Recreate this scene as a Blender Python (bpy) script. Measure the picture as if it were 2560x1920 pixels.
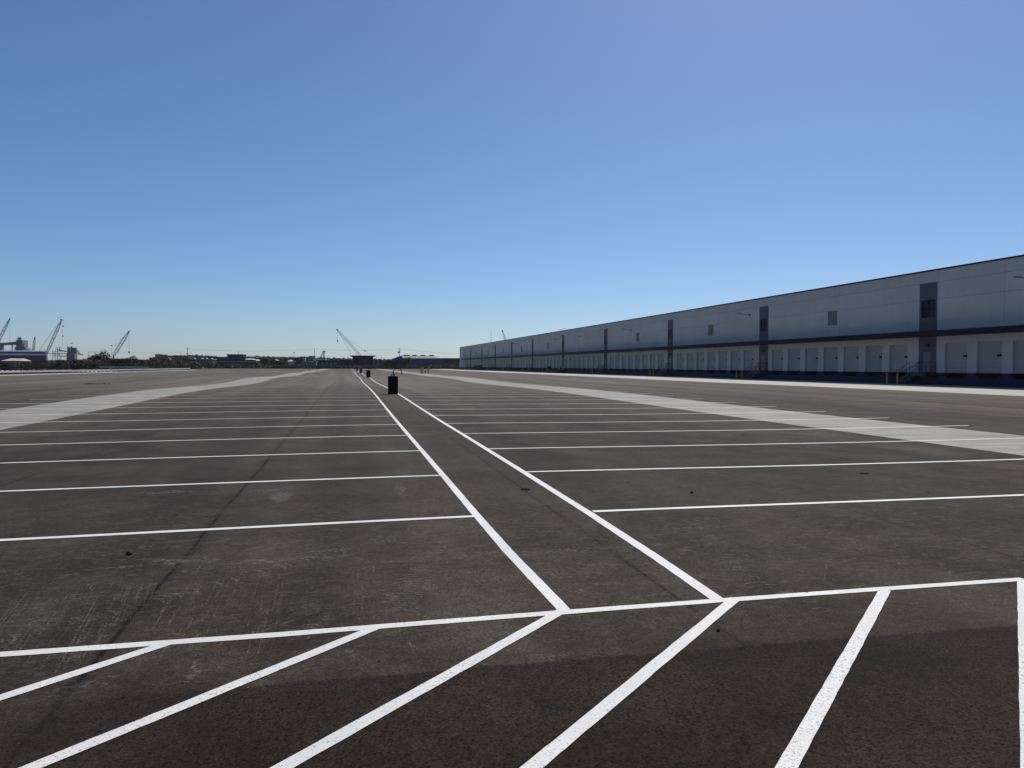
import bpy, math, random
from math import radians as R, sin, cos, pi
from mathutils import Vector, Matrix

for o in list(bpy.data.objects):
    bpy.data.objects.remove(o)
SC = bpy.context.scene
COL = SC.collection
random.seed(11)

# ------------------------------------------------------------------ camera
H = 1.95
YAW, PITCH, ROLL, FPX = 0.226218, -0.025107, 0.003491, 1775.0
FW = Vector((sin(YAW)*cos(PITCH), cos(YAW)*cos(PITCH), sin(PITCH)))
_r = Vector((cos(YAW), -sin(YAW), 0)); _u = _r.cross(FW)
RT = _r*cos(ROLL) + _u*sin(ROLL); UP = RT.cross(FW)
cam = bpy.data.cameras.new('camera'); cam.sensor_width = 36; cam.lens = 36*FPX/2560
cam.clip_start = 0.05; cam.clip_end = 30000
co = bpy.data.objects.new('camera', cam); COL.objects.link(co)
m = Matrix((RT, UP, -FW)).transposed().to_4x4(); m.translation = Vector((0, 0, H)); co.matrix_world = m
SC.camera = co

# ------------------------------------------------------------------ sky and sun
SUN_EL, SUN_AZ = R(48), R(55)          # azimuth measured from +X towards +Y
w = bpy.data.worlds.new('World'); SC.world = w; w.use_nodes = True
nt = w.node_tree; nt.nodes.clear()
sky = nt.nodes.new('ShaderNodeTexSky'); sky.sky_type = 'NISHITA'; sky.sun_disc = False
sky.sun_elevation = SUN_EL; sky.sun_rotation = R(90) - SUN_AZ
sky.air_density = 0.85; sky.dust_density = 0.45; sky.ozone_density = 9.0; sky.altitude = 0
bg = nt.nodes.new('ShaderNodeBackground'); bg.inputs['Strength'].default_value = 0.091
wo = nt.nodes.new('ShaderNodeOutputWorld')
nt.links.new(sky.outputs[0], bg.inputs[0]); nt.links.new(bg.outputs[0], wo.inputs[0])
sd = bpy.data.lights.new('sun', 'SUN'); sd.energy = 4.0; sd.angle = R(0.5); sd.color = (1, 0.94, 0.85)
so = bpy.data.objects.new('sun', sd); COL.objects.link(so)
D = Vector((cos(SUN_EL)*cos(SUN_AZ), cos(SUN_EL)*sin(SUN_AZ), sin(SUN_EL)))
so.rotation_euler = D.to_track_quat('Z', 'Y').to_euler(); so.location = (40, 10, 60)
vs = SC.view_settings; vs.view_transform = 'Standard'; vs.look = 'None'; vs.exposure = 0.0; vs.gamma = 1
SC.cycles.max_bounces = 6; SC.cycles.diffuse_bounces = 3; SC.cycles.use_denoising = True

# ------------------------------------------------------------------ helpers
def pix(px, py, Y):
    """world point seen at a photograph pixel on the plane at distance Y"""
    d = FW*FPX + RT*(px-1280) - UP*(py-960)
    t = Y/d.y
    return Vector((d.x*t, Y, H + d.z*t))

class MB:
    def __init__(s): s.v = []; s.f = []
    def add(s, vs, fs):
        n = len(s.v); s.v += [tuple(v) for v in vs]; s.f += [tuple(i+n for i in f) for f in fs]; return s
    def box(s, x0, x1, y0, y1, z0, z1):
        return s.add([(x0,y0,z0),(x1,y0,z0),(x1,y1,z0),(x0,y1,z0),(x0,y0,z1),(x1,y0,z1),(x1,y1,z1),(x0,y1,z1)],
                     [(0,3,2,1),(4,5,6,7),(0,1,5,4),(1,2,6,5),(2,3,7,6),(3,0,4,7)])
    def tube(s, a, b, r, r2=None, n=6, cap=True):
        a = Vector(a); b = Vector(b); r2 = r if r2 is None else r2
        d = (b-a)
        if d.length < 1e-6: return s
        d.normalize(); x = d.orthogonal().normalized(); y = d.cross(x)
        vs = []
        for k in range(n):
            t = 2*pi*k/n; vs.append(a + (x*cos(t)+y*sin(t))*r)
        for k in range(n):
            t = 2*pi*k/n; vs.append(b + (x*cos(t)+y*sin(t))*r2)
        fs = [(k, (k+1) % n, n+(k+1) % n, n+k) for k in range(n)]
        if cap: fs += [tuple(range(n-1, -1, -1)), tuple(range(n, 2*n))]
        return s.add(vs, fs)
    def path(s, pts, r, n=6):
        for a, b in zip(pts[:-1], pts[1:]): s.tube(a, b, r, n=n)
        return s
    def prism(s, poly, z0, z1):
        n = len(poly)
        return s.add([(x, y, z0) for x, y in poly] + [(x, y, z1) for x, y in poly],
                     [tuple(range(n-1, -1, -1)), tuple(range(n, 2*n))] + [(k, (k+1) % n, n+(k+1) % n, n+k) for k in range(n)])
    def build(s, name, mat, parent=None, smooth=False, loc=None, bevel=0):
        me = bpy.data.meshes.new(name); me.from_pydata(s.v, [], s.f); me.update()
        me.materials.append(mat)
        if smooth:
            for p in me.polygons: p.use_smooth = True
        o = bpy.data.objects.new(name, me); COL.objects.link(o)
        if loc is not None: o.location = loc
        if parent is not None: o.parent = parent
        if bevel:
            b = o.modifiers.new('bevel', 'BEVEL'); b.width = bevel; b.segments = 2
        return o

def tag(o, label=None, cat=None, group=None, kind=None):
    if label: o['label'] = label
    if cat: o['category'] = cat
    if group: o['group'] = group
    if kind: o['kind'] = kind
    return o
def empty(name, loc, label, cat, group=None, rz=0):
    o = bpy.data.objects.new(name, None); COL.objects.link(o); o.location = loc; o.rotation_euler.z = rz
    o.empty_display_size = 0.5
    return tag(o, label, cat, group)
def kids(o): return [c for c in bpy.data.objects if c.parent == o]
def copy_tree(o, loc=None, label=None, rz=None, sc=None, parent=None):
    c = o.copy(); COL.objects.link(c)
    if parent is not None: c.parent = parent
    if loc is not None: c.location = loc
    if rz is not None: c.rotation_euler.z = rz
    if sc is not None: c.scale = (sc, sc, sc) if not hasattr(sc, '__len__') else sc
    if label: c['label'] = label
    for k in kids(o): copy_tree(k, parent=c)
    return c

# ------------------------------------------------------------------ materials
class NM:
    def __init__(s, name, rough=0.7, spec=0.3):
        s.m = bpy.data.materials.new(name); s.m.use_nodes = True; s.nt = s.m.node_tree; s.N = s.nt.nodes; s.L = s.nt.links
        s.b = s.N['Principled BSDF']; s.b.inputs['Roughness'].default_value = rough; s.b.inputs['Specular IOR Level'].default_value = spec
        g = s.N.new('ShaderNodeNewGeometry'); s.P = g.outputs['Position']
        sp = s.N.new('ShaderNodeSeparateXYZ'); s.L.new(s.P, sp.inputs[0]); s.X, s.Y, s.Z = sp.outputs
    def set(s, sock, v):
        if hasattr(v, 'links'): s.L.new(v, sock)
        else: sock.default_value = v
    def ma(s, op, a, b=0.0, c=0.0, clamp=False):
        n = s.N.new('ShaderNodeMath'); n.operation = op; n.use_clamp = clamp
        for i, v in enumerate((a, b, c)): s.set(n.inputs[i], v)
        return n.outputs[0]
    def noise(s, scale, detail=2, rough=0.5, vec=None, sx=1, sy=1, sz=1, off=0, dist=0, rot=0):
        v = vec if vec is not None else s.P
        mp = s.N.new('ShaderNodeMapping'); s.L.new(v, mp.inputs[0]); mp.inputs['Scale'].default_value = (sx, sy, sz); mp.inputs['Location'].default_value = (off, off*1.7, 0); mp.inputs['Rotation'].default_value = (0, 0, rot)
        n = s.N.new('ShaderNodeTexNoise'); s.L.new(mp.outputs[0], n.inputs['Vector'])
        n.inputs['Scale'].default_value = scale; n.inputs['Detail'].default_value = detail; n.inputs['Roughness'].default_value = rough; n.inputs['Distortion'].default_value = dist
        return n.outputs[0]
    def mr(s, v, a, b, c=0.0, d=1.0, smooth=True):
        n = s.N.new('ShaderNodeMapRange'); n.interpolation_type = 'SMOOTHSTEP' if smooth else 'LINEAR'
        s.L.new(v, n.inputs[0]) if hasattr(v, 'links') else None
        for i, q in zip((1, 2, 3, 4), (a, b, c, d)): s.set(n.inputs[i], q)
        return n.outputs[0]
    def mix(s, f, a, b, mode='MIX'):
        n = s.N.new('ShaderNodeMix'); n.data_type = 'RGBA'; n.blend_type = mode
        s.set(n.inputs[0], f)
        for i, v in ((6, a), (7, b)):
            if hasattr(v, 'links'): s.L.new(v, n.inputs[i])
            else: n.inputs[i].default_value = (*v, 1) if len(v) == 3 else v
        return n.outputs[2]
    def mul(s, col, f):     # scale a colour by a scalar socket
        n = s.N.new('ShaderNodeVectorMath'); n.operation = 'SCALE'; 
        s.set(n.inputs[0], col if hasattr(col, 'links') else col[:3]); s.set(n.inputs['Scale'], f); return n.outputs[0]
    def col(s, c): s.set(s.b.inputs['Base Color'], c if hasattr(c, 'links') else (*c, 1)); return s
    def bump(s, h, strength=0.3, dist=0.01):
        n = s.N.new('ShaderNodeBump'); s.L.new(h, n.inputs['Height']); n.inputs['Strength'].default_value = strength; n.inputs['Distance'].default_value = dist
        s.L.new(n.outputs[0], s.b.inputs['Normal']); return s

def plain(name, c, rough=0.7, spec=0.3, var=0.12, scale=0.8, metal=0):
    n = NM(name, rough, spec); n.b.inputs['Metallic'].default_value = metal
    v = n.mr(n.noise(scale, 4, 0.6), 0.3, 0.7, 1-var, 1+var)
    n.col(n.mul(c, v)); return n.m

def asphalt():
    n = NM('asphalt', 0.85, 0.06); n.b.inputs['Sheen Weight'].default_value = 0.06; n.b.inputs['Sheen Roughness'].default_value = 0.35; n.b.inputs['Sheen Tint'].default_value = (1, .95, .87, 1)
    X, Y = n.X, n.Y
    big = n.noise(0.10, 3, 0.55); mid = n.noise(0.7, 4, 0.6, off=3); fine = n.noise(55, 3, 0.7); grit = n.noise(160, 2, 0.7, off=7)
    lanes = n.noise(1.0, 3, 0.6, sx=0.33, sy=0.012, off=5)
    lanes2 = n.noise(1.0, 2, 0.6, sx=0.9, sy=0.02, off=9)
    cross = n.noise(1.0, 3, 0.6, sx=0.02, sy=0.35, off=1.3)
    # base: older, sealed asphalt
    c = n.mix(n.mr(mid, 0.38, 0.66), (0.034, 0.0255, 0.0175), (0.072, 0.0580, 0.0435))
    c = n.mix(n.mr(big, 0.35, 0.7), c, (0.056, 0.0440, 0.0325), 'MIX')
    # reddish brown bloom
    c = n.mix(n.ma('MULTIPLY', n.mr(n.noise(0.35, 3, 0.6, off=21), 0.52, 0.72), 0.35), c, (0.040, 0.025, 0.018))
    # dust plus painted-in grazing brightness: paler towards the truck court and far end
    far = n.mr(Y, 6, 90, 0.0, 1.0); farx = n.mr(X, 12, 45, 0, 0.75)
    dust_and_light = n.ma('MAXIMUM', far, farx)
    c = n.mix(n.ma('MULTIPLY', dust_and_light, 0.60), c, (0.195, 0.168, 0.126))
    k = n.ma('MULTIPLY', n.mr(lanes, 0.32, 0.68, 0.70, 1.20), n.mr(lanes2, 0.3, 0.7, 0.86, 1.12))
    k = n.ma('MULTIPLY', k, n.mr(cross, 0.3, 0.7, 0.93, 1.07))
    c = n.mul(c, k)
    # paving joints running up the yard
    wob = n.ma('MULTIPLY', n.ma('SUBTRACT', n.noise(0.5, 3, 0.6, sx=0.05, off=11), 0.5), 0.12)
    wob = n.ma('ADD', wob, n.ma('MULTIPLY', n.ma('SUBTRACT', n.noise(9, 2, 0.6, off=15), 0.5), 0.025))
    brk = n.mr(n.noise(0.9, 2, 0.6, off=31), 0.3, 0.6, 0.35, 1)
    for xs, wd, st in ((-1.58, .020, .72), (2.60, .018, .6), (-5.32, .022, .5), (6.5, .018, .5), (10.2, .018, .45), (-9.2, .04, .2), (-17.5, .05, .35), (-22, .05, .3), (23.5, .06, .3), (28, .06, .32), (33, .08, .28), (38, .08, .3)):
        d = n.ma('ABSOLUTE', n.ma('SUBTRACT', n.ma('ADD', X, wob), xs))
        a = n.ma('MULTIPLY', n.mr(d, wd*0.3, wd*1.6, st*1.25, 0), brk)
        a2 = n.mr(d, 0.0, wd*6, st*0.28, 0)
        c = n.mul(c, n.ma('SUBTRACT', 1.0, n.ma('MAXIMUM', a, a2)))
    # wipes and swirls of pale dust
    sw = n.noise(2.6, 6, 0.72, off=41, dist=2.6)
    swm = n.mr(n.noise(0.35, 2, 0.5, off=44), 0.46, 0.66)
    a = n.ma('MULTIPLY', n.mr(sw, 0.56, 0.76), n.ma('MULTIPLY', swm, 0.85))
    st1 = n.noise(3.2, 4, 0.7, sx=1, sy=9, off=51, rot=0.12)
    a = n.ma('MAXIMUM', a, n.ma('MULTIPLY', n.mr(st1, 0.60, 0.80), 0.35))
    c = n.mix(a, c, (0.11, 0.10, 0.09))
    # loose swirls left by turning tyres around the first stalls
    swr = n.noise(1.5, 6, 0.74, sx=1, sy=1.6, off=101, dist=4.5); swb = n.noise(5.5, 5, 0.75, sx=.6, sy=2.2, off=111, dist=1.5)
    zone = n.ma('MULTIPLY', n.mr(Y, 4.0, 5.2), n.mr(Y, 7.5, 14, 1, 0.25))
    a = n.ma('MULTIPLY', n.ma('MULTIPLY', n.mr(swr, 0.44, 0.66), n.mr(swb, 0.36, 0.64)), n.ma('MULTIPLY', zone, 0.62))
    c = n.mix(a, c, (0.125, 0.110, 0.090))
    c = n.mul(c, n.mr(n.noise(2.2, 5, 0.72, off=121, dist=1.2), 0.3, 0.7, 0.86, 1.12))
    # pale smudges
    XW = n.ma('ADD', X, n.ma('MULTIPLY', n.ma('SUBTRACT', n.noise(7, 3, 0.7, off=3), 0.5), 0.35)); YW = n.ma('ADD', Y, n.ma('MULTIPLY', n.ma('SUBTRACT', n.noise(6, 3, 0.7, off=13), 0.5), 0.6))
    for cx, cy, rx, ry, st in ((-0.95, 10.6, .15, .5, .5), (-1.25, 11.2, .25, .12, .4), (0.76, 10.75, .08, .7, .45), (-1.55, 7.35, .35, .07, .5), (-0.55, 7.15, .7, .05, .4), (-0.92, 4.62, .035, .16, .5), (-2.6, 11.4, .5, .1, .5), (1.9, 6.9, 2.2, .06, .25), (-1.5, 4.60, .22, .03, .3), (4.0, 7.6, .5, .05, .35), (.02, 4.75, .012, .13, .5), (.42, 4.78, .02, .12, .5)):
        dx = n.ma('DIVIDE', n.ma('SUBTRACT', XW, cx), rx); dy = n.ma('DIVIDE', n.ma('SUBTRACT', YW, cy), ry)
        rr = n.ma('ADD', n.ma('MULTIPLY', dx, dx), n.ma('MULTIPLY', dy, dy))
        a = n.ma('MULTIPLY', n.mr(rr, 0.1, 1.3, st, 0), n.mr(n.noise(14, 4, 0.7, off=cy), 0.38, 0.62))
        c = n.mix(a, c, (0.20, 0.192, 0.182))
    # newer, coarser and darker mat right in front
    edge = n.ma('ADD', n.ma('ADD', Y, n.ma('MULTIPLY', X, 0.03)), n.ma('MULTIPLY', n.ma('SUBTRACT', n.noise(7, 6, 0.8, off=61), 0.5), 0.16))
    near = n.mr(edge, 4.32, 4.37, 1, 0)
    leftfade = n.mr(X, -1.7, -0.5, 0.35, 1)
    nearm = n.ma('MULTIPLY', near, leftfade)
    cs = n.mix(n.mr(mid, 0.35, 0.7), (0.0165, 0.0112, 0.0080), (0.034, 0.0250, 0.0185))
    cs = n.mix(n.mr(n.noise(3.5, 4, 0.7, off=71), 0.45, 0.75), cs, (0.030, 0.0175, 0.0120))
    c = n.mix(nearm, c, cs)
    # aggregate
    fine2 = n.noise(62, 4, 0.78, off=91); g = n.ma('MULTIPLY', n.mr(fine2, 0.30, 0.70, 0.30, 1.75, False), n.ma('MULTIPLY', n.mr(n.noise(20, 4, 0.75, off=93), 0.3, 0.7, 0.68, 1.32, False), n.mr(grit, 0.25, 0.75, 0.6, 1.4, False)))
    g = n.ma('ADD', n.ma('MULTIPLY', n.ma('SUBTRACT', g, 1.0), n.mr(nearm, 0, 1, 0.95, 1.30, False)), 1.0)
    c = n.mul(c, g)
    pit = n.noise(46, 2, 0.6, off=81)
    c = n.mul(c, n.mr(pit, 0.57, 0.62, 1.0, n.ma('SUBTRACT', 0.6, n.ma('MULTIPLY', nearm, 0.30))))
    n.col(c)
    n.bump(n.ma('ADD', fine2, n.ma('MULTIPLY', grit, 0.6)), 0.7, 0.006)
    return n.m

def concrete(name, base, joint_y=4.5, streak=True, jx=None):
    n = NM(name, 0.8, 0.3)
    v = n.mr(n.noise(0.6, 4, 0.6), 0.3, 0.7, 0.88, 1.1)
    if streak: v = n.ma('MULTIPLY', v, n.mr(n.noise(1, 4, 0.7, sx=0.25, sy=2.6, off=3), 0.3, 0.7, 0.74, 1.18))
    else: v = n.ma('MULTIPLY', v, n.mr(n.noise(1, 3, 0.7, sx=0.3, sy=0.05, off=3), 0.3, 0.7, 0.82, 1.15))
    v = n.ma('MULTIPLY', v, n.mr(n.noise(60, 2, 0.6), 0.2, 0.8, 0.93, 1.07))
    fr = n.ma('ABSOLUTE', n.ma('SUBTRACT', n.ma('FRACT', n.ma('DIVIDE', n.Y, joint_y)), 0.5))
    v = n.ma('MULTIPLY', v, n.mr(fr, 0.0, 0.010, 0.45, 1))
    if jx:
        fr = n.ma('ABSOLUTE', n.ma('SUBTRACT', n.ma('FRACT', n.ma('DIVIDE', n.X, jx)), 0.5))
        v = n.ma('MULTIPLY', v, n.mr(fr, 0.0, 0.006, 0.5, 1))
    n.col(n.mul(base, v)); n.bump(n.noise(90, 2, 0.6), 0.4, 0.004)
    return n.m

def paint_white():
    n = NM('white_road_paint', 0.6, 0.35)
    sp = n.noise(90, 3, 0.8); sp2 = n.noise(48, 3, 0.7, off=5); big = n.noise(1.3, 3, 0.6, off=8)
    near = n.mr(n.Y, 4.2, 6.0, 1.0, 0.35)
    thr = n.ma('SUBTRACT', 0.61, n.ma('MULTIPLY', near, n.mr(big, 0.35, 0.65, 0.035, 0.085)))
    worn = n.mr(n.ma('ADD', n.ma('MULTIPLY', sp, 0.6), n.ma('MULTIPLY', sp2, 0.4)), thr, n.ma('ADD', thr, 0.035), 0, 0.8)
    scr = n.mr(n.noise(1, 2, 0.6, sx=3, sy=60, off=12, rot=0.5), 0.70, 0.75, 0, 0.5)
    c = n.mix(n.mr(big, 0.3, 0.7), (0.66, 0.655, 0.63), (0.79, 0.78, 0.745))
    c = n.mix(n.ma('MAXIMUM', worn, n.ma('MULTIPLY', scr, near)), c, (0.15, 0.14, 0.135))
    n.col(c); n.bump(sp, 0.6, 0.004)
    return n.m

def wall_paint(name, c, rough=0.75, jit=0.05):
    n = NM(name, rough, 0.25)
    v = n.mr(n.noise(0.25, 4, 0.6), 0.3, 0.7, 1-jit, 1+jit)
    v = n.ma('MULTIPLY', v, n.mr(n.noise(1, 3, 0.7, sx=1, sy=1.5, sz=0.1, off=4), 0.3, 0.75, 1.02, 0.95))
    wn = n.N.new('ShaderNodeTexWhiteNoise'); wn.noise_dimensions = '2D'; cb = n.N.new('ShaderNodeCombineXYZ')
    n.L.new(n.ma('FLOOR', n.ma('DIVIDE', n.ma('SUBTRACT', n.Y, 0.9), 7.69)), cb.inputs[0]); n.L.new(n.ma('FLOOR', n.ma('DIVIDE', n.ma('ADD', n.Z, 0.06), 1.83)), cb.inputs[1]); n.L.new(cb.outputs[0], wn.inputs['Vector'])
    v = n.ma('MULTIPLY', v, n.mr(wn.outputs['Value'], 0, 1, 0.965, 1.035, False))
    v = n.ma('MULTIPLY', v, n.mr(n.noise(1, 3, 0.7, sx=1, sy=5, sz=0.22, off=14), 0.58, 0.78, 1.0, 0.90))
    n.col(n.mul(c, v)); n.bump(n.noise(30, 3, 0.6), 0.15, 0.004); return n.m

def foliage(name, a, b, scale=1.2):
    n = NM(name, 0.75, 0.2)
    c = n.mix(n.mr(n.noise(scale, 3, 0.6), 0.35, 0.65), a, b); n.col(c); return n.m

def grass_mat():
    n = NM('grass_ground', 0.9, 0.1)
    c = n.mix(n.mr(n.noise(0.12, 4, 0.6), 0.35, 0.65), (0.022, 0.028, 0.010), (0.055, 0.047, 0.028))
    c = n.mul(c, n.mr(n.noise(3, 4, 0.7), 0.25, 0.75, 0.6, 1.4)); n.col(c); return n.m

M = dict(
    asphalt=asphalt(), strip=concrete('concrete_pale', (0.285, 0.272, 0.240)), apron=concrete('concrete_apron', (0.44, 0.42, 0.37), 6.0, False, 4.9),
    kerb=concrete('kerb_concrete', (0.50, 0.47, 0.40), 3.0, False), paint=paint_white(), grass=grass_mat(),
    wall=wall_paint('wall_paint', (0.46, 0.46, 0.452)), accent=wall_paint('accent_paint', (0.085, 0.098, 0.12)),
    dado=wall_paint('dado_paint', (0.014, 0.022, 0.058)), canopy=plain('canopy_steel', (0.011, 0.013, 0.022), 0.6, 0.08),
    coping=plain('coping_metal', (0.010, 0.010, 0.014), 0.5, 0.1), door=None, dark=plain('black_rubber', (0.008, 0.008, 0.009), 0.9, 0.03),
    roof=plain('roof_membrane', (0.6, 0.6, 0.58)), frame=plain('dark_frame', (0.004, 0.004, 0.006), 0.5, 0.05),
    glass=plain('window_glass', (0.014, 0.026, 0.045), 0.3, 0.10), louvre=plain('louvre_metal', (0.28, 0.27, 0.26), 0.6),
    rail=plain('painted_rail', (0.018, 0.024, 0.035), 0.5), tread=plain('steel_tread', (0.32, 0.33, 0.34), 0.5),
    yellow=plain('yellow_paint', (0.42, 0.27, 0.02), 0.5), lamp=plain('lamp_housing', (0.02, 0.02, 0.024), 0.5),
    pier=plain('dark_pier', (0.010, 0.010, 0.010), 0.85, 0.2, 0.25, 4), galv=plain('galvanised_steel', (0.46, 0.475, 0.49), 0.5, 0.5, 0.1),
    post=plain('rail_post', (0.05, 0.047, 0.043), 0.8), wood=plain('dark_wood', (0.07, 0.055, 0.045), 0.85),
    crane=plain('crane_steel', (0.09, 0.11, 0.14), 0.6), cranepale=plain('crane_steel_pale', (0.30, 0.31, 0.33), 0.6), cable=plain('steel_cable', (0.08, 0.09, 0.10), 0.6),
    bluewall=plain('blue_sheet', (0.016, 0.046, 0.110), 0.6, 0.3, 0.15, 0.2), bluedark=plain('dark_blue_sheet', (0.008, 0.012, 0.035), 0.6),
    tanroof=plain('tan_sheet', (0.22, 0.21, 0.18), 0.6), whiteroof=plain('white_sheet', (0.72, 0.73, 0.74), 0.5),
    navy=plain('navy_sheet', (0.025, 0.034, 0.065), 0.6), silo=plain('plant_grey', (0.16, 0.175, 0.205), 0.7, 0.2, 0.15, 0.1), silopale=plain('plant_pale', (0.42, 0.43, 0.45), 0.7),
    cream=plain('cream_sheet', (0.48, 0.45, 0.37), 0.7), shade=plain('dark_brick', (0.022, 0.022, 0.026), 0.8), brick=plain('brown_brick', (0.12, 0.085, 0.07), 0.8),
    greyb=plain('grey_cladding', (0.20, 0.20, 0.205), 0.8), palegrey=plain('pale_cladding', (0.38, 0.38, 0.38), 0.8), white=plain('white_paint', (0.75, 0.75, 0.73), 0.6),
    stone=plain('stone', (0.06, 0.05, 0.042), 0.9, 0.05, 0.3, 20), bluepaint=plain('blue_drum', (0.03, 0.07, 0.22), 0.5), orange=plain('orange_paint', (0.55, 0.16, 0.05), 0.5),
    bark=foliage('bark', (0.022, 0.017, 0.013), (0.045, 0.036, 0.029)), twig=foliage('bare_twigs', (0.035, 0.028, 0.022), (0.085, 0.069, 0.056)),
    verge=foliage('verge_leaves', (0.012, 0.018, 0.006), (0.045, 0.055, 0.018), 0.6), leaf=foliage('dark_leaves', (0.010, 0.015, 0.007), (0.026, 0.032, 0.014)), leaf2=foliage('olive_leaves', (0.028, 0.031, 0.014), (0.060, 0.058, 0.030)),
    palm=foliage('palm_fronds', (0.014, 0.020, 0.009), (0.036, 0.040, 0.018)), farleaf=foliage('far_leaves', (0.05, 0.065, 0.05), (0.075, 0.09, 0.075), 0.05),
)
def door_mat():
    n = NM('sectional_door', 0.6, 0.3)
    fr = n.ma('FRACT', n.ma('DIVIDE', n.ma('SUBTRACT', n.Z, 1.43), 0.51))
    v = n.ma('MULTIPLY', n.mr(fr, 0.0, 0.05, 0.72, 1), n.mr(n.noise(0.5, 3, 0.5), 0.3, 0.7, 0.95, 1.05))
    wn = n.N.new('ShaderNodeTexWhiteNoise'); wn.noise_dimensions = '1D'; n.L.new(n.ma('FLOOR', n.ma('DIVIDE', n.ma('SUBTRACT', n.Y, 0.75), 3.835)), wn.inputs['W'])
    v = n.ma('MULTIPLY', v, n.mr(wn.outputs['Value'], 0, 1, 0.92, 1.06, False)); n.col(n.mul((0.30, 0.308, 0.322), v)); return n.m
M['door'] = door_mat()

# ------------------------------------------------------------------ the yard's gentle relief
def lerp(tab, x):
    if x <= tab[0][0]: return tab[0][1]
    for (a, va), (b, vb) in zip(tab[:-1], tab[1:]):
        if x <= b:
            t = (x-a)/(b-a); return va + (vb-va)*t
    return tab[-1][1]
def slerp_(tab, x):          # smooth (Catmull-Rom) version
    xs = [t[0] for t in tab]
    if x <= xs[0]: return tab[0][1]
    if x >= xs[-1]: return tab[-1][1]
    i = max(k for k in range(len(xs)-1) if xs[k] <= x)
    p0 = tab[max(i-1, 0)]; p1 = tab[i]; p2 = tab[i+1]; p3 = tab[min(i+2, len(tab)-1)]
    m1 = (p2[1]-p0[1])/max(p2[0]-p0[0], 1e-6); m2 = (p3[1]-p1[1])/max(p3[0]-p1[0], 1e-6)
    h = p2[0]-p1[0]; t = (x-p1[0])/h
    return (2*t**3-3*t*t+1)*p1[1] + (t**3-2*t*t+t)*h*m1 + (-2*t**3+3*t*t)*p2[1] + (t**3-t*t)*h*m2
BASE = [(-120, .05), (-57, .05), (-20, .02), (-9, .02), (-4, .055), (2.3, .075), (8, .045), (14, .02), (20, .04), (40, .10), (60, .12)]
DEV = [(-40, 0), (22, 0), (30, .025), (40, .08), (48, .11), (56, .10), (63, .06), (70, .01), (79, -.035), (87, -.035), (93, .0), (98, .06), (104, .085), (112, .09), (119, .06), (127, .0), (135, -.045), (145, -.05), (156, -.03), (166, .02), (176, .05), (186, .03), (200, -.035), (212, -.045), (226, .0), (240, .045), (252, .03), (268, -.04), (282, -.02), (300, .05), (315, .02), (335, -.04), (352, 0), (430, 0)]
GX = [(-120, 0), (-57, 0), (-40, .5), (-22, 1.5), (-12, 1.6), (-3, 1.3), (2, 1.0), (16, 1.0), (30, .5), (50, .15), (60, 0)]
def fine(a, b, n): return [a + (b-a)*i/n for i in range(n)]
XS = fine(-57, -18, 13) + fine(-18, 22, 40) + fine(22, 60, 19) + [60.0]
YS = fine(-40, 0, 10) + fine(0, 130, 130) + fine(130, 360, 150) + fine(360, 430, 7) + [430.0]
BX = [slerp_(BASE, x) for x in XS]; GXs = [slerp_(GX, x) for x in XS]; DY = [slerp_(DEV, y) for y in YS]
def ipol(xs, vs, x):
    import bisect
    if x <= xs[0]: return vs[0]
    if x >= xs[-1]: return vs[-1]
    i = bisect.bisect_right(xs, x)-1
    t = (x-xs[i])/(xs[i+1]-xs[i]); return vs[i]*(1-t)+vs[i+1]*t
def zg(x, y): return ipol(XS, BX, x) + ipol(YS, DY, y)*ipol(XS, GXs, x)
def cuts(a, b, grid, extra=()):
    return sorted(set([a, b] + [g for g in grid if a < g < b] + list(extra)))

def sheet(x0, x1, y0, y1, dz, name, mat, wob=0.0):
    xs = cuts(x0, x1, XS); ys = cuts(y0, y1, YS)
    mb = MB(); nx = len(xs)
    mb.v = [(x, y, zg(x, y)+dz) for y in ys for x in xs]
    mb.f = [(j*nx+i, j*nx+i+1, (j+1)*nx+i+1, (j+1)*nx+i) for j in range(len(ys)-1) for i in range(nx-1)]
    return tag(mb.build(name, mat, smooth=True), kind='structure')
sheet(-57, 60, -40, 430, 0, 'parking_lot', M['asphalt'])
mb = MB(); mb.add([(-240, 297, .05), (-57, 297, .05), (-57, 430, .05), (-240, 430, .05)], [(0, 1, 2, 3)])
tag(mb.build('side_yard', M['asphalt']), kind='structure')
sheet(-13.75, -10.0, -40, 428, .002, 'concrete_strip', M['strip'])
sheet(14.5, 18.6, -40, 428, .002, 'concrete_strip', M['strip'])
sheet(42.6, 59.99, -40, 400, .003, 'concrete_apron', M['apron'])
g = MB(); gs = 9000
g.add([(-gs, -gs, -.16), (gs, -gs, -.16), (gs, gs, -.16), (-gs, gs, -.16)], [(0, 1, 2, 3)])
tag(g.build('ground', M['grass']), kind='structure')
k = MB(); k.box(-57.35, -57.0, -40, 293.5, -.2, .19); tag(k.build('kerb', M['kerb']), kind='structure')
sheet(-57, -56.1, -40, 293.5, .003, 'gutter', M['kerb'])

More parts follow.
